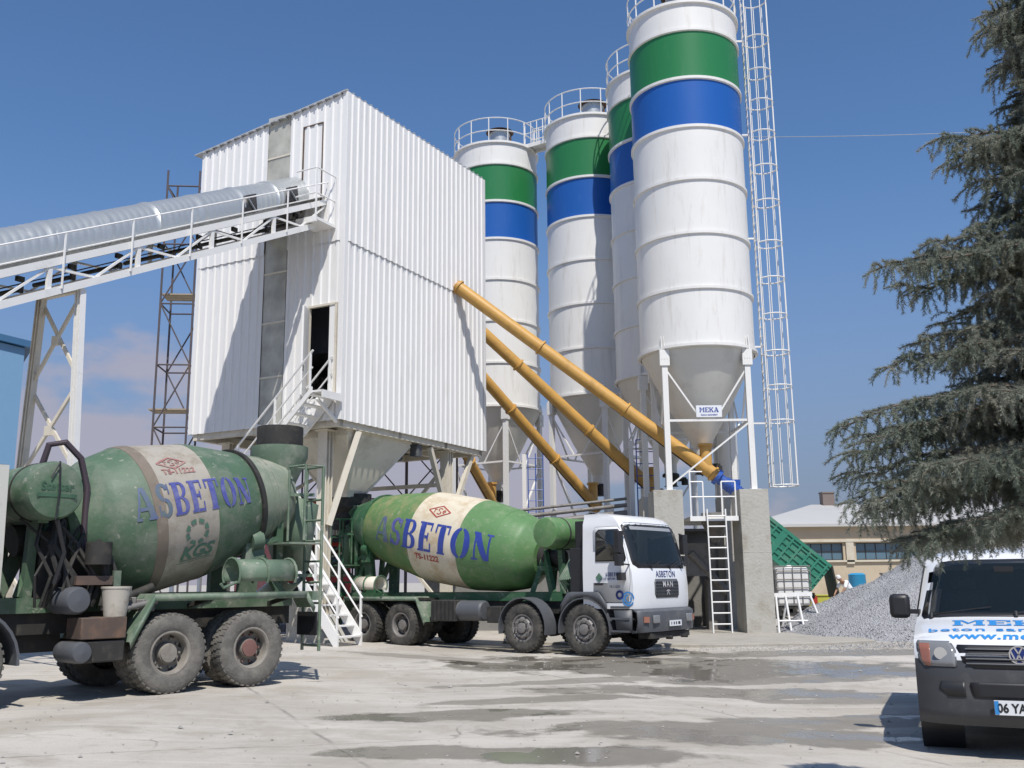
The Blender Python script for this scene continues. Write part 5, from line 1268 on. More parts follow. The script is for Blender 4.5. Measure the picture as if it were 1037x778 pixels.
    # bonnet lettering follows the bonnet
    def bon(x0): return lambda a, b: SS(x0-b, zb(x0-b), a)+V(.0, 0, .006)
    def zb(x):
        for (xa, za), (xb, z2) in zip(prof, prof[1:]):
            if xb <= x <= xa: return za+(z2-za)*(xa-x)/(xa-xb+1e-9)
        return 1.0
    decal('lettering', block('MEKA', .22, 1.25), bon(-.56), 'skyblue', body, .05)
    decal('lettering', [[(a*1.2, b) for a, b in p] for p in flat_font('beton santralleri', .125, .003, spacing=1.15)], bon(-.36), 'skyblue', body, .05)
    decal('lettering', [[(a*1.2, b) for a, b in p] for p in flat_font('www.meka.biz', .115, .005, .1, 1.1)], bon(-.19), 'skyblue', body, .05)
    for sd in (-1, 1):
        for x in (-.92, -3.92):
            make_wheel(T, x, sd*.80, .345, .345, .215, sd, 'front', 'rubber', 'rim', 'rim', tread=40)
            g = MB(); g.tube((x, sd*.55, .36), (x, sd*.955, .36), .40, 32); g.build('wheel_well', 'black', T)
        g = MB(); P_ = [(x, sd*(W(z)+.006), z) for x, z in ((-1.35, 1.22), (-2.15, 1.22), (-2.15, 1.75), (-1.92, 1.75))]; g.add(P_, [(0, 1, 2, 3)]); P_ = [(x, sd*(W(z)+.006), z) for x, z in ((-2.3, 1.22), (-3.3, 1.22), (-3.3, 1.75), (-2.3, 1.75))]; g.add(P_, [(0, 1, 2, 3)]); g.build('side_window', 'glass', T, solid=.004)
    g = MB(); g.box((-2.4, 0, .30), (4.2, 1.7, .1)); g.build('underbody', 'black', T)
    VT.append(T)
    g = MB()
    pass
    for sd in (-1, 1): g = MB(); g.box((-2.15, sd*.42, 1.12), (.14, .46, .66)); g.box((-1.95, sd*.42, .82), (.45, .46, .14)); g.box((-2.17, sd*.42, 1.54), (.1, .26, .17)); g.build('seat', 'grey', T, bevel=.05)
VT = []; van()
for o in VT[0].children_recursive:      # the van rides high on its wheels
    if o.type == 'MESH' and not o.name.startswith(('wheel', 'rim')) and o.name.split('.')[0] != 'wheel_nut':
        for v in o.data.vertices: v.co.z = v.co.z+.12 if v.co.z > .72 else v.co.z*(.84/.72)

# ================================================================ gravel heap
def heap(name, c, rx, ry, h, m, label, seed, stones=0, sm=None, flat=1.15, cap=1.):
    g = MB(); n = 110; rows = []
    def H(u, v):
        r = math.hypot(u, v); e = .16*noise.noise(V(u*1.7, v*1.7, seed))+.05*noise.noise(V(u*5, v*5, seed)); q = max(0., 1-r*(1+e)); 
        return h*min(q**1.02*flat, cap-.1*r*r)+(.05*noise.noise(V(u*14, v*14, seed)) if q > 0 else 0)*h*.4-(.02 if q <= 0 else 0)
    for i in range(n+1):
        v = -1.15+2.3*i/n; rows.append([(c[0]+rx*u, c[1]+ry*v, H(u, v)) for u in [-1.15+2.3*k/n for k in range(n+1)]])
    g.grid(rows, 0)
    rnd = random.Random(seed)
    for k in range(stones):
        u, v = rnd.uniform(-1.05, 1.05), rnd.uniform(-1.05, .35); z = H(u, v)
        if z < -.0 and rnd.random() < .6: continue
        s = rnd.uniform(.010, .030)*(1.3 if z < .3 else 1); p = V(c[0]+rx*u, c[1]+ry*v, max(z, .0)+s*.3); M3 = Matrix.Rotation(rnd.uniform(0, 6), 3, V(rnd.uniform(-1, 1), rnd.uniform(-1, 1), rnd.uniform(-1, 1)).normalized())
        vs = [p+M3 @ V(*q)*s for q in ((1, 0, 0), (0, 1.1, 0), (-1, 0, 0), (0, -.9, 0), (0, 0, .8), (0, 0, -.8))]
        g.add(vs, [(0, 1, 4), (1, 2, 4), (2, 3, 4), (3, 0, 4), (1, 0, 5), (2, 1, 5), (3, 2, 5), (0, 3, 5)])
    o = g.build(name, m, None); o['kind'] = 'stuff'; o['label'] = label; return o
def stone_mat(name, a, b, sc):
    m = bpy.data.materials.new(name); m.use_nodes = True; nt = m.node_tree; L = nt.links; bs = nt.nodes['Principled BSDF']; bs.inputs['Roughness'].default_value = .9
    tc = _n(nt, 'ShaderNodeTexCoord'); v = _n(nt, 'ShaderNodeTexVoronoi'); v.inputs['Scale'].default_value = sc; L.new(tc.outputs['Object'], v.inputs['Vector'])
    n = _n(nt, 'ShaderNodeTexNoise'); n.inputs['Scale'].default_value = .5; n.inputs['Detail'].default_value = 6; L.new(tc.outputs['Object'], n.inputs['Vector'])
    s = _n(nt, 'ShaderNodeSeparateColor'); L.new(v.outputs['Color'], s.inputs[0])
    ad = _n(nt, 'ShaderNodeMath', operation='MULTIPLY_ADD'); ad.inputs[1].default_value = .7; L.new(s.outputs[0], ad.inputs[0]); mm = _n(nt, 'ShaderNodeMath', operation='MULTIPLY'); mm.inputs[1].default_value = .4; L.new(n.outputs['Fac'], mm.inputs[0]); L.new(mm.outputs[0], ad.inputs[2])
    mx = _n(nt, 'ShaderNodeMix', data_type='RGBA'); mx.inputs[6].default_value = (*a, 1); mx.inputs[7].default_value = (*b, 1); L.new(ad.outputs[0], mx.inputs[0]); L.new(mx.outputs[2], bs.inputs['Base Color'])
    bp = _n(nt, 'ShaderNodeBump'); bp.inputs['Strength'].default_value = .9; bp.inputs['Distance'].default_value = .05; L.new(v.outputs['Distance'], bp.inputs['Height']); L.new(bp.outputs[0], bs.inputs['Normal'])
    return m
heap('gravel_heap', (16.6, 29.3), 8.8, 5.6, 4.1, stone_mat('gravel', (.24, .24, .25), (.42, .42, .43), 26), 'big heap of pale grey crushed stone behind the white van', 3.0, 12000, flat=1.14, cap=.72)
heap('sand_heap', (26.5, 45.0), 9.0, 6, 4.1, stone_mat('brown_sand', (.26, .20, .14), (.40, .32, .22), 7), 'brown sand heap rising behind the grey gravel', 9.0, 0)
g = MB(); rnd = random.Random(2)
for k in range(2600):
    x, y = rnd.gauss(8.0, 2.2), rnd.gauss(24.2, .9); s = rnd.uniform(.008, .03); p = V(x, y, gz(x, y)+s*.4)
    g.add([p+V(*q)*s for q in ((1, 0, 0), (0, 1.1, 0), (-1, 0, 0), (0, -.9, 0), (0, 0, .8))], [(0, 1, 4), (1, 2, 4), (2, 3, 4), (3, 0, 4)])
for k in range(900):
    x, y = rnd.uniform(-7, 7), rnd.uniform(8.5, 24); s = rnd.uniform(.005, .02) if rnd.random() < .93 else rnd.uniform(.02, .04); p = V(x, y, gz(x, y)+s*.3)
    g.add([p+V(*q)*s for q in ((1, 0, 0), (0, 1.1, 0), (-1, 0, 0), (0, -.9, 0), (0, 0, .7))], [(0, 1, 4), (1, 2, 4), (2, 3, 4), (3, 0, 4)])
o = g.build('loose_stones', stone_mat('stray_stone', (.2, .19, .17), (.42, .40, .37), 9)); o['kind'] = 'stuff'; o['label'] = 'loose stones and crumbs scattered over the concrete yard'

# ================================================================ things right of the piers
def ibc(loc, rz, label):
    s = thing('storage_tank', label, 'tank', loc, rz, 'caged liquid tanks beside the pier')
    g = MB(); g.box((0, 0, .68), (1.02, .92, .98)); g.lathe([(.12, 0), (.12, .06), (0, .07)], (0, 0, 1.17), n=16); g.build('bottle', 'silo', s, bevel=.08)
    g = MB()
    for z in (.2, .42, .64, .86, 1.08, 1.2): g.path([(-.56, -.5, z), (.56, -.5, z), (.56, .5, z), (-.56, .5, z)], .016, 6, closed=True)
    for x in (-.56, -.28, 0, .28, .56):
        for y in (-.5, .5): g.tube((x, y, .18), (x, y, 1.2), .014, 6)
    for y in (-.25, 0, .25):
        for x in (-.56, .56): g.tube((x, y, .18), (x, y, 1.2), .014, 6)
    g.build('cage', 'rim', s)
    g = MB()
    for y in (-.42, 0, .42): g.box((0, y, .13), (1.14, .12, .05)); g.box((-.48, y, .05), (.12, .12, .1)); g.box((.48, y, .05), (.12, .12, .1)); g.box((0, y, .05), (.12, .12, .1))
    g.build('pallet', 'dark', s); s.scale = (1, 1, 1.22); return s
def flat_table():
    s = thing('steel_rack', 'dark steel rack carrying the caged tanks beside the right pier', 'rack', (8.5, 32.9, 0))
    g = MB(); g.box((0, 0, .48), (2.5, 1.3, .08)); g.build('shelf', 'dark', s)
    for x in (-1.15, 0, 1.15):
        for y in (-.55, .55): g = MB(); g.box((x, y, .22), (.08, .08, .44)); g.build('leg', 'dark', s)
    g = MB(); g.bar((-1.15, -.55, .08), (0, -.55, .42), .05); g.bar((1.15, -.55, .08), (0, -.55, .42), .05); g.build('brace', 'dark', s)
flat_table()
ibc((7.78, 32.9, .52), R(4), 'white caged liquid tank on the rack, directly beside the pier')
ibc((9.0, 32.9, .52), R(-3), 'white caged liquid tank on the rack, farther from the pier')
s = thing('trestle_stand', 'bare white trestle stand with splayed legs in front of the rack', 'stand', (8.22, 29.6, 0))
g = MB(); g.bar((-.62, 0, 1.12), (.5, 0, 1.15), .07, .12); g.build('top_bar', 'white', s)
for a, b in (((-.58, -.1), (-.62, -.4)), ((-.3, -.1), (-.25, -.35)), ((-.2, .1), (-.35, .4)), ((.05, -.1), (.12, -.42)), ((.1, .1), (.3, .45)), ((.42, -.1), (.72, -.4))):
    g = MB(); g.tube((a[0], a[1], 1.10), (b[0], b[1], .02), .032, 8); g.build('leg', 'white', s)
g = MB(); g.tube((-.6, -.3, .4), (.62, -.3, .4), .025, 8); g.build('brace', 'white', s)

def tipper():
    s = thing('tipper_truck', 'tipper truck with its green ribbed dump body raised, behind the right pier', 'dump truck', (12.55, 44.5, -.1), R(180-8))
    # local x forward (to the left in the picture), body hinge near x = 0
    g = MB(); g.box((3.2, .42, .95), (7.6, .1, .25)); g.box((3.2, -.42, .95), (7.6, .1, .25)); g.box((3.5, 0, .9), (6.5, .8, .1)); g.build('chassis_rail', 'dark', s)
    for a in (.75, 2.1, 5.6):
        for sd in (1, -1): make_wheel(s, a, sd*1.02, .52, .52, .5 if a < 3 else .3, sd, 'front', 'dustrubber', 'rim', 'rim', tread=20)
    g = MB(); g.box((6.6, 0, 2.0), (1.8, 2.4, 1.9)); g.build('cab', 'oldcab', s, bevel=.15)
    g = MB(); g.box((7.52, 0, 2.35), (.04, 2.0, .7)); g.build('windscreen', 'glass', s)
    th = R(41); RM = Matrix.Rotation(-th, 3, 'Y'); hp = V(-.35, 0, 1.15); LN, HT, WD = 4.7, 1.4, 2.4
    def P(x, y, z): return hp+RM @ V(x, y, z)
    body = MB()
    def bx(g, c, d, m=0): g.box(P(*c), d, m, rot=RM)
    bx(body, (LN/2, 0, .05), (LN, WD, .1)); bx(body, (LN, 0, HT/2), (.08, WD, HT)); 
    for sd in (1, -1): bx(body, (LN/2, sd*WD/2, HT/2), (LN, .06, HT))
    bd = body.build('dump_body', 'tipgreen', s)
    g = MB()
    for sd in (1, -1):
        y = sd*(WD/2+.05)
        for i in range(11): bx(g, (.15+i*(LN-.3)/10, y, HT/2), (.09 if i not in (5,) else .3, .07, HT))
        for z in (.08, .35, .62, .9, 1.18, HT-.04): bx(g, (LN/2, y, z), (LN, .06 if z not in (.08, HT-.04) else .09, .07 if z not in (.08, HT-.04) else .14))
    g.build('side_rib', 'tipgreen', bd)
    g = MB(); g.bar(P(0, -1.2, HT), V(P(0, 0, HT).x-.25, -1.2, P(0, 0, HT).z-1.3), .06, .06); g.bar(P(0, 1.2, HT), V(P(0, 0, HT).x-.25, 1.2, P(0, 0, HT).z-1.3), .06, .06)
    q = P(0, 0, HT); g.box((q.x-.12, 0, q.z-.68), (.07, 2.4, 1.35), rot=Matrix.Rotation(R(8), 3, 'Y')); g.build('tailgate', 'dark', bd)
    g = MB(); g.tube((2.9, 0, .9), P(3.6, 0, -.05), .12, 12); g.build('hydraulic_ram', 'rim', s)
    g = MB(); g.box((-.75, -.75, .75), (.2, .5, .3)); g.build('tail_light', 'redtruck', s)
tipper()
# barrels / boxes near the tipper
g = MB(); g.lathe([(0, 0), (.45, 0), (.47, .05), (.45, .3), (.47, .34), (.45, .72), (.47, .76), (.3, .85), (0, .86)], n=28)
g.build('water_tank', mat('tank_blue', (.03, .28, .5), .5), None, loc=(18.9, 55.5, 1.0), label='blue round tank on a block beside the ochre shed', category='tank')
g = MB(); g.box((0, 0, .5), (1.3, 1.3, 1.0)); g.build('concrete_block', 'plaster', None, loc=(18.9, 55.5, 0), bevel=.04, label='ochre block carrying the blue tank', category='block')
g = MB(); g.box((0, 0, .4), (1.1, .8, .8)); g.box((0, 0, .82), (1.2, .9, .06)); g.build('container_box', mat('box_yellow', (.42, .40, .06), .6), None, loc=(14.0, 46.8, 0), rz=.1, bevel=.02, label='dull yellow steel box under the raised tipper body', category='box')
g = MB(); g.box((0, 0, .4), (1.1, .8, .8)); g.box((0, 0, .82), (1.2, .9, .06)); g.build('container_box', mat('box_blue', (.04, .10, .22), .6), None, loc=(15.5, 46.8, 0), rz=.1, bevel=.02, label='dark blue steel box right of the dull yellow one', category='box')

# person, bending forward beside the gravel, white shirt
def person():
    T = thing('person', 'person in a white shirt bending forward beside the gravel heap', 'person', (14.15, 42.4, .05), R(200))
    V_ = {'pel': (0, 0, .98), 'sp1': (.06, 0, 1.10), 'sp2': (.20, 0, 1.25), 'ch': (.34, 0, 1.36), 'nk': (.46, 0, 1.44), 'hd': (.55, 0, 1.50), 'ht': (.63, 0, 1.58),
          'sl': (.36, .19, 1.38), 'sr': (.36, -.19, 1.38), 'el': (.50, .25, 1.12), 'er': (.50, -.25, 1.12), 'wl': (.66, .20, .92), 'wr': (.66, -.20, .92), 'hl': (.72, .19, .84), 'hr': (.72, -.19, .84),
          'jl': (0, .10, .92), 'jr': (0, -.10, .92), 'kl': (.04, .12, .50), 'kr': (-.06, -.12, .50), 'al': (-.02, .12, .08), 'ar': (-.14, -.12, .08), 'tl': (.16, .13, .04), 'tr': (.04, -.13, .04)}
    Rd = dict(pel=.14, sp1=.135, sp2=.14, ch=.15, nk=.06, hd=.095, ht=.09, sl=.07, sr=.07, el=.05, er=.05, wl=.033, wr=.033, hl=.035, hr=.035, jl=.10, jr=.10, kl=.07, kr=.07, al=.045, ar=.045, tl=.04, tr=.04)
    E = ['pel-sp1', 'sp1-sp2', 'sp2-ch', 'ch-nk', 'nk-hd', 'hd-ht', 'ch-sl', 'ch-sr', 'sl-el', 'sr-er', 'el-wl', 'er-wr', 'wl-hl', 'wr-hr', 'pel-jl', 'pel-jr', 'jl-kl', 'jr-kr', 'kl-al', 'kr-ar', 'al-tl', 'ar-tr']
    def skin(name, keys, edges, mats, grow=0, zc=None):
        ks = list(keys); me = bpy.data.meshes.new(name); me.from_pydata([V_[k] for k in ks], [(ks.index(e.split('-')[0]), ks.index(e.split('-')[1])) for e in edges], [])
        o = bpy.data.objects.new(name, me); COL.objects.link(o); md = o.modifiers.new('s', 'SKIN'); sv = me.skin_vertices[0].data
        for i, k in enumerate(ks): sv[i].radius = (Rd[k]+grow, Rd[k]+grow); sv[i].use_root = (i == 0)
        md.use_smooth_shade = True; sb = o.modifiers.new('u', 'SUBSURF'); sb.levels = sb.render_levels = 2
        dg = bpy.context.evaluated_depsgraph_get(); m2 = bpy.data.meshes.new_from_object(o.evaluated_get(dg)); bpy.data.objects.remove(o)
        m2.name = name; m2.materials.clear(); m2.materials.append(mats); o = bpy.data.objects.new(name, m2); COL.objects.link(o); o.parent = T; return o
    sk = mat('skin', (.36, .2, .13), .6)
    skin('body', V_, E, sk)
    skin('shirt', ['sp1', 'pel', 'sp2', 'ch', 'sl', 'sr', 'el', 'er'], ['pel-sp1', 'sp1-sp2', 'sp2-ch', 'ch-sl', 'ch-sr', 'sl-el', 'sr-er'], mat('shirt_white', (.75, .76, .78), .8), .022)
    skin('trousers', ['pel', 'jl', 'jr', 'kl', 'kr', 'al', 'ar'], ['pel-jl', 'pel-jr', 'jl-kl', 'jr-kr', 'kl-al', 'kr-ar'], mat('trousers_khaki', (.3, .25, .2), .9), .02)
    g = MB(); g.lathe([(.10, -.03), (.105, .03), (.08, .09), (.03, .115), (0, .118)], (.595, 0, 1.56), (.35, 0, 1), 16); g.build('cap', mat('cap_white', (.7, .7, .7), .8), T)
    g = MB()
    for sd in (-1, 1):
        for k in range(4): g.path([(.73, sd*.19-.03+.02*k, .82), (.755, sd*.19-.032+.021*k, .77), (.76, sd*.19-.03+.02*k, .73+.01*abs(k-1.5))], [.011, .01, .008], 6)
        g.path([(.72, sd*.19-sd*.03, .85), (.755, sd*.13, .80)], [.012, .009], 6)
        g.box((.70, sd*.035, 1.545), (.012, .02, .008))
    g.path([(.66, 0, 1.55), (.715, 0, 1.52)], [.012, .016], 6)
    g.build('finger', sk, T)
person()

# ================================================================ far buildings
def shed():
    s = thing('ochre_shed', 'long ochre workshop with pale low roof, ribbon windows and a chimney', 'building', (16.4, 66, 0), R(0))
    LN, DP, EV, RG = 42, 14, 5.1, 6.9
    g = MB()
    wins = [(x, 2.75, min(x+4.1, LN-.4), 3.85) for x in [1.2+i*4.95 for i in range(8)]]
    # front wall round the openings
    xs_ = [0]+sum([[a[0], a[2]] for a in wins], [])+[LN]
    g.box((LN/2, .15, 1.375), (LN, .3, 2.75)); g.box((LN/2, .15, (3.85+EV)/2), (LN, .3, EV-3.85))
    for i in range(0, len(xs_)-1, 2): g.box(((xs_[i]+xs_[i+1])/2, .15, 3.3), (xs_[i+1]-xs_[i], .3, 1.1))
    g.box((.15, DP/2, EV/2), (.3, DP-.6, EV)); g.box((LN-.15, DP/2, EV/2), (.3, DP-.6, EV)); g.box((LN/2, DP-.15, EV/2), (LN, .3, EV))
    g.build('wall', 'plaster', s)
    g = MB()
    for a in wins: g.box(((a[2]+.42), .0, 3.3), (.5, .3, 1.6))
    g.box((LN/2, -.05, 4.0), (LN, .25, .15)); g.box((LN/2, -.05, 2.68), (LN, .2, .12)); g.build('pillar', mat('pale_trim', (.55, .5, .4), .8, dirt=(.4, .33, .24), dirt_amt=.3), s)
    for a in wins:
        g = MB(); n = 6
        for i in range(n+1): g.box((a[0]+(a[2]-a[0])*i/n, .2, 3.3), (.04, .05, 1.1))
        for z in (2.77, 3.3, 3.83): g.box(((a[0]+a[2])/2, .2, z), (a[2]-a[0], .05, .05))
        w_ = g.build('window', 'dark', s); g = MB(); g.box(((a[0]+a[2])/2, .23, 3.3), (a[2]-a[0], .02, 1.08)); g.build('pane', glass('shed_glass', (.10, .17, .22), .15) if 'sg' not in M else M['sg'], w_)
    g = MB(); e = .5; h = .1
    pr = [(-e, -e, EV), (LN+e, -e, EV), (LN+e, DP+e, EV), (-e, DP+e, EV)]; rd = [(5.5, DP/2, RG), (LN-5.5, DP/2, RG)]
    g.add([*pr, *rd, *[(x, y, z-.18) for x, y, z in pr]], [(0, 1, 5, 4), (2, 3, 4, 5), (3, 0, 4), (1, 2, 5), (0, 6, 7, 1), (1, 7, 8, 2), (2, 8, 9, 3), (3, 9, 6, 0), (6, 9, 8, 7)])
    rf = g.build('roof', 'roof', s)
    g = MB(); g.box((6.7, DP/2, RG+.15), (.85, .8, 1.3)); g.box((6.7, DP/2, RG+.85), (.95, .9, .1)); g.build('chimney', mat('chimney_brick', (.2, .16, .14), .9, var=.3, scale=12), rf)
    g = MB(); g.box((14.5, -.6, 2.5), (6, .08, 1.3)); g.build('gate', 'dark', s)
shed()
g = MB(); g.box((0, 0, .875), (24, .3, 1.75)); g.box((0, 0, 1.79), (24.1, .4, .08))
g.build('yard_wall', 'dconc', None, loc=(31, 52, 0), label='low dark wall running in front of the ochre workshop', category='wall')
def bluehall():
    s = thing('blue_hall', 'pale blue clad hall with a large white panel at the left edge', 'building', (-22.3, 44, 0), R(122))
    H_ = 12.3
    g = MB(); 
    vs = [(0, 0, 0), (0, 30, 0), (12, 30, 0), (12, 0, 0), (0, 0, H_), (0, 30, H_+4.6), (12, 30, H_+4.6), (12, 0, H_)]
    g.add(vs, [(0, 1, 2, 3), (4, 5, 6, 7), (0, 1, 5, 4), (1, 2, 6, 5), (2, 3, 7, 6), (3, 0, 4, 7)]); g.build('wall', 'blueclad', s)
    g = MB(); g.add([(-.25, -.3, H_+.0), (12.3, -.3, H_), (12.3, 30, H_+4.65), (-.25, 30, H_+4.65), (-.25, -.3, H_+.3), (12.3, -.3, H_+.3), (12.3, 30, H_+4.95), (-.25, 30, H_+4.95)], [(0, 3, 2, 1), (4, 5, 6, 7), (0, 1, 5, 4), (1, 2, 6, 5), (2, 3, 7, 6), (3, 0, 4, 7)]); g.build('roof', mat('blue_trim', (.03, .11, .22), .5), s)
    g = MB(); g.add([(-.04, 1.9, 0), (-.04, 9, 0), (-.04, 9, 10.6), (-.04, 1.9, 10.2)], [(0, 1, 2, 3)]); g.build('panel', 'silo', s, solid=.03)
    g = MB(); g.add([(-.12, 1.7, 9.75), (-.12, 9.2, 10.2), (-.12, 9.2, 11.0), (-.12, 1.7, 10.6)], [(0, 1, 2, 3)]); g.build('canopy_beam', mat('blue_shade', (.10, .2, .3), .6), s, solid=.1)
bluehall()
# red vehicle parked beyond the tower legs
def redtruck():
    s = thing('parked_truck', 'red truck parked beyond the staircase, glimpsed between the tower legs', 'truck', (-7.1, 33.2, 0), R(-64))
    g = MB(); g.prism([(0, .9), (2.0, .9), (2.0, 1.7), (1.75, 2.9), (1.5, 3.05), (0, 3.05)], -1.2, 1.2); g.build('cab', 'redtruck', s, bevel=.08)
    g = MB(); g.add([(2.02, -1.0, 1.8), (2.02, 1.0, 1.8), (1.80, .95, 2.75), (1.80, -.95, 2.75)], [(0, 1, 2, 3)]); g.build('windscreen', 'glass', s, solid=.02)
    g = MB(); g.box((2.03, 0, 1.45), (.06, 1.9, .34)); g.build('grille', 'black', s)
    g = MB(); g.box((2.0, 0, 2.98), (.1, 1.9, .22)); tp = g.build('name_board', 'black', s)
    decal('lettering', flat_font('oo', .2, .02), plane_fn((2.056, .35, 2.92), (0, 1, 0), (0, 0, 1)), 'signwhite', tp)
    g = MB(); g.box((2.05, 0, .75), (.3, 2.4, .4)); g.build('bumper', 'orange', s, bevel=.05)
    g = MB(); g.box((-2.6, 0, 1.7), (5, 2.3, 1.4)); g.build('cargo_body', 'redtruck', s, bevel=.05)
    g = MB(); g.box((-2, 0, .9), (6.2, .8, .22)); g.build('chassis', 'dark', s)
    for a in (.7, -3.6):
        for sd in (1, -1): make_wheel(s, a, sd*1.0, .5, .5, .3, sd, 'front', 'rubber', 'rim', 'rim', tread=20)
redtruck()
# thin overhead wire
g = MB(); pts = [V(5.2+ (40*f), 60-6*f, 30.2-9*4*.09*f*(1-f)-1.8*f) for f in [k/20 for k in range(21)]]
g.path(pts, .02, 5); g.build('overhead_wire', 'galv', None, label='thin overhead wire crossing the sky right of the silos', category='wire')
# ================================================================ cedar
def cedar():
    X0, Y0, H0 = 3.62, 5.9, 5.55
    T = thing('cedar_tree', 'grey-green cedar with drooping needle sprays overhanging the right edge', 'tree', (X0, Y0, 0))
    g = MB(); g.path([(0, 0, -.05), (.03, .02, 1.2), (-.02, .03, 2.6), (.02, 0, 4.2), (0, .02, H0)], [.17, .14, .105, .065, .015], 12)
    bark = mat('cedar_bark', (.13, .10, .08), .9, var=.35, scale=14, bump=.8, bscale=30); g.build('trunk', bark, T)
    rs = np.random.RandomState(11); rnd = random.Random(11)
    br = MB(); twigs = []          # twig: list of points, radius of spray
    def reach(z):                    # crown outline
        for (z0, r0), (z1, r1) in zip(PR, PR[1:]):
            if z0 <= z <= z1: return r0+(r1-r0)*(z-z0)/(z1-z0)
        return .3
    PR = [(1.55, 1.0), (1.9, 1.45), (2.2, 1.7), (2.65, 1.85), (2.95, 1.35), (3.1, 1.4), (3.4, 1.1), (3.65, 1.45), (3.9, .8), (4.25, .9), (4.45, .5), (4.8, .45), (5.3, .55), (5.6, .3), (6.3, .1)]
    brs = []
    # limbs seen against the sky: (azimuth deg, start z, reach, rise)
    brs += [(184, 2.72, 1.70, .05), (178, 2.60, 1.45, .05), (192, 2.62, 1.55, .0), (187, 2.5, 1.65, .05), (182, 3.62, 1.30, .05), (176, 3.50, 1.15, .05), (190, 3.55, 1.2, .1), (186, 3.72, 1.0, .1), (183, 3.12, 1.15, .1), (190, 3.05, 1.05, .0),
            (184, 4.42, .85, .05), (178, 4.30, .75, .1), (192, 4.36, .7, .0), (184, 5.15, .5, .1), (176, 2.2, 1.45, .0), (186, 2.25, 1.65, .1), (181, 2.35, 1.6, .1), (190, 2.2, 1.55, .1), (184, 2.2, 1.5, .1), (196, 2.35, 1.35, .05), (183, 3.0, 1.3, .1), (180, 1.98, 1.3, .05), (172, 1.95, 1.2, .05), (190, 1.98, 1.25, .05), (200, 2.0, 1.1, .05), (185, 1.93, 1.35, .08)]
    z = 1.93; az = 0
    while z < 5.45:
        az += 137+rnd.uniform(-20, 20); brs.append((az, z, reach(z)*rnd.uniform(.6, .82), rnd.uniform(-.05, .15))); z += .024
    for az, z0, rc, rise in brs:
        a = R(az); d = V(cos(a), sin(a), 0); n = max(5, int(rc/.16)); pts = []; side = V(-d.y, d.x, 0); wob = rnd.uniform(-.12, .12)
        for i in range(n+1):
            f = i/n; pts.append(V(0, 0, z0)+d*(rc*f)+side*(wob*sin(f*3)*rc)+V(0, 0, rise*rc*sin(f*2.3)*.55-.18*rc*f*f*(.6+.4*rnd.random()))+V(rnd.uniform(-.02, .02), rnd.uniform(-.02, .02), rnd.uniform(-.02, .02)))
        r0 = .012+.018*rc/2; br.path(pts, [max(.003, r0*(1-i/(n+.4))) for i in range(n+1)], 6)
        # side branchlets drooping
        for i in range(1, n+1):
            f = i/n
            for s_ in (-1, 1):
              for rep in range(3):
                ln = (.15+.26*(1-f)*min(1, rc))*rnd.uniform(.6, 1.15)
                if i == n: ln = rnd.uniform(.10, .22)
                dd = (d*rnd.uniform(.35, 1.0)+side*s_*rnd.uniform(.5, 1.1)+V(0, 0, rnd.uniform(-.1, .3))).normalized(); q = pts[i].lerp(pts[i-1], rep/3); tw = [q.copy()]
                st_ = .065; m = max(2, int(ln/st_))
                for k in range(m):
                    dd = (dd+V(rnd.uniform(-.1, .1), rnd.uniform(-.1, .1), -.16-.05*k)).normalized(); q = q+dd*st_; tw.append(q.copy())
                br.path(tw, [.0045*(1-k/(m+1.2))+.001 for k in range(m+1)], 4, cap=False); twigs.append((tw, f))
    br.build('branch', bark, T)
    # needles: thin quads fanned round every twig, plus short hanging sub-sprays
    P = []; Dv = []; Ln = []
    for tw, f in twigs:
        for k in range(len(tw)-1):
            a, b = tw[k], tw[k+1]; nn = 7
            for j in range(nn):
                P.append(a.lerp(b, j/nn)); Dv.append((b-a).normalized()); Ln.append(1.)
            if rnd.random() < .9:    # hanging spray
                q = a.copy(); dd = V(rnd.uniform(-.7, .7), rnd.uniform(-.7, .7), rnd.uniform(-.9, .1)).normalized(); L2 = rnd.randint(3, 9)
                for c in range(L2):
                    dd = (dd+V(0, 0, -.16)).normalized(); q = q+dd*.02; P.append(q.copy()); Dv.append(dd.copy()); Ln.append(.85)
                    P.append(q+dd*.01); Dv.append(dd.copy()); Ln.append(.85)
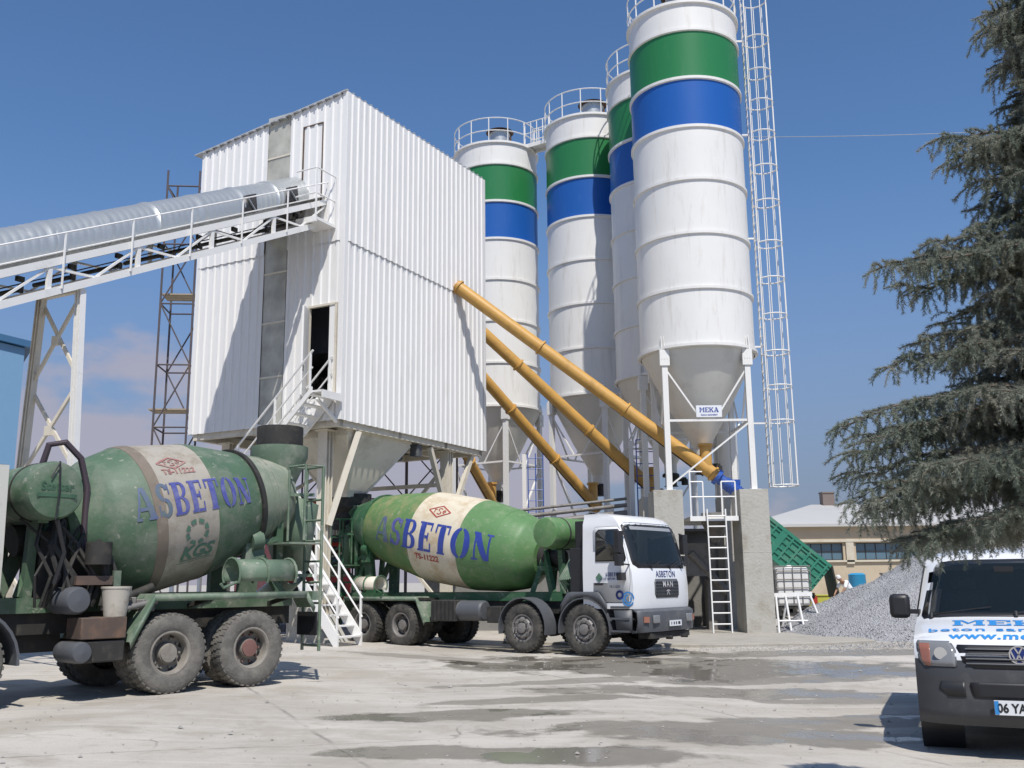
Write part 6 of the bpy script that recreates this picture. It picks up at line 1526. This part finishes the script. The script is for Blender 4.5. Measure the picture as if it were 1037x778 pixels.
    P = np.array([tuple(p) for p in P]); Dv = np.array([tuple(p) for p in Dv]); Ln = np.array(Ln)
    K = 8; n = len(P)*K; P = np.repeat(P, K, 0)+rs.normal(0, .003, (n, 3)); Dv = np.repeat(Dv, K, 0); Ln = np.repeat(Ln, K)
    rd = rs.normal(size=(n, 3)); rd -= Dv*(rd*Dv).sum(1)[:, None]; rd /= np.linalg.norm(rd, axis=1)[:, None]+1e-9
    nd = Dv*rs.uniform(.35, 1.0, (n, 1))+rd*rs.uniform(.5, 1.0, (n, 1)); nd /= np.linalg.norm(nd, axis=1)[:, None]
    wd = np.cross(nd, rs.normal(size=(n, 3))); wd /= np.linalg.norm(wd, axis=1)[:, None]+1e-9
    L_ = (rs.uniform(.018, .034, n)*Ln)[:, None]; w_ = .0019
    v0 = P-wd*w_; v1 = P+wd*w_; v2 = P+nd*L_
    vs = np.stack([v0, v1, v2], 1).reshape(-1, 3).astype(np.float32)
    me = bpy.data.meshes.new('crown'); me.vertices.add(len(vs)); me.vertices.foreach_set('co', vs.ravel()); me.loops.add(len(vs)); me.loops.foreach_set('vertex_index', np.arange(len(vs), dtype=np.int32))
    me.polygons.add(n); me.polygons.foreach_set('loop_start', np.arange(0, 3*n, 3, dtype=np.int32)); me.polygons.foreach_set('loop_total', np.full(n, 3, dtype=np.int32)); me.update()
    m = mat('cedar_needles', (.20, .235, .185), .55, var=.35, scale=3.5, dirt=(.40, .385, .32), dirt_amt=.5, dirt_scale=2.2); b = m.node_tree.nodes['Principled BSDF']
    nt = m.node_tree; tl = _n(nt, 'ShaderNodeBsdfTranslucent'); src = b.inputs['Base Color'].links[0].from_socket; nt.links.new(src, tl.inputs[0]); ms = _n(nt, 'ShaderNodeMixShader'); ms.inputs[0].default_value = .35
    nt.links.new(b.outputs[0], ms.inputs[1]); nt.links.new(tl.outputs[0], ms.inputs[2]); nt.links.new(ms.outputs[0], nt.nodes['Material Output'].inputs[0])
    me.materials.append(m); o = bpy.data.objects.new('crown', me); COL.objects.link(o); o.parent = T
    print('needles', n)
cedar()
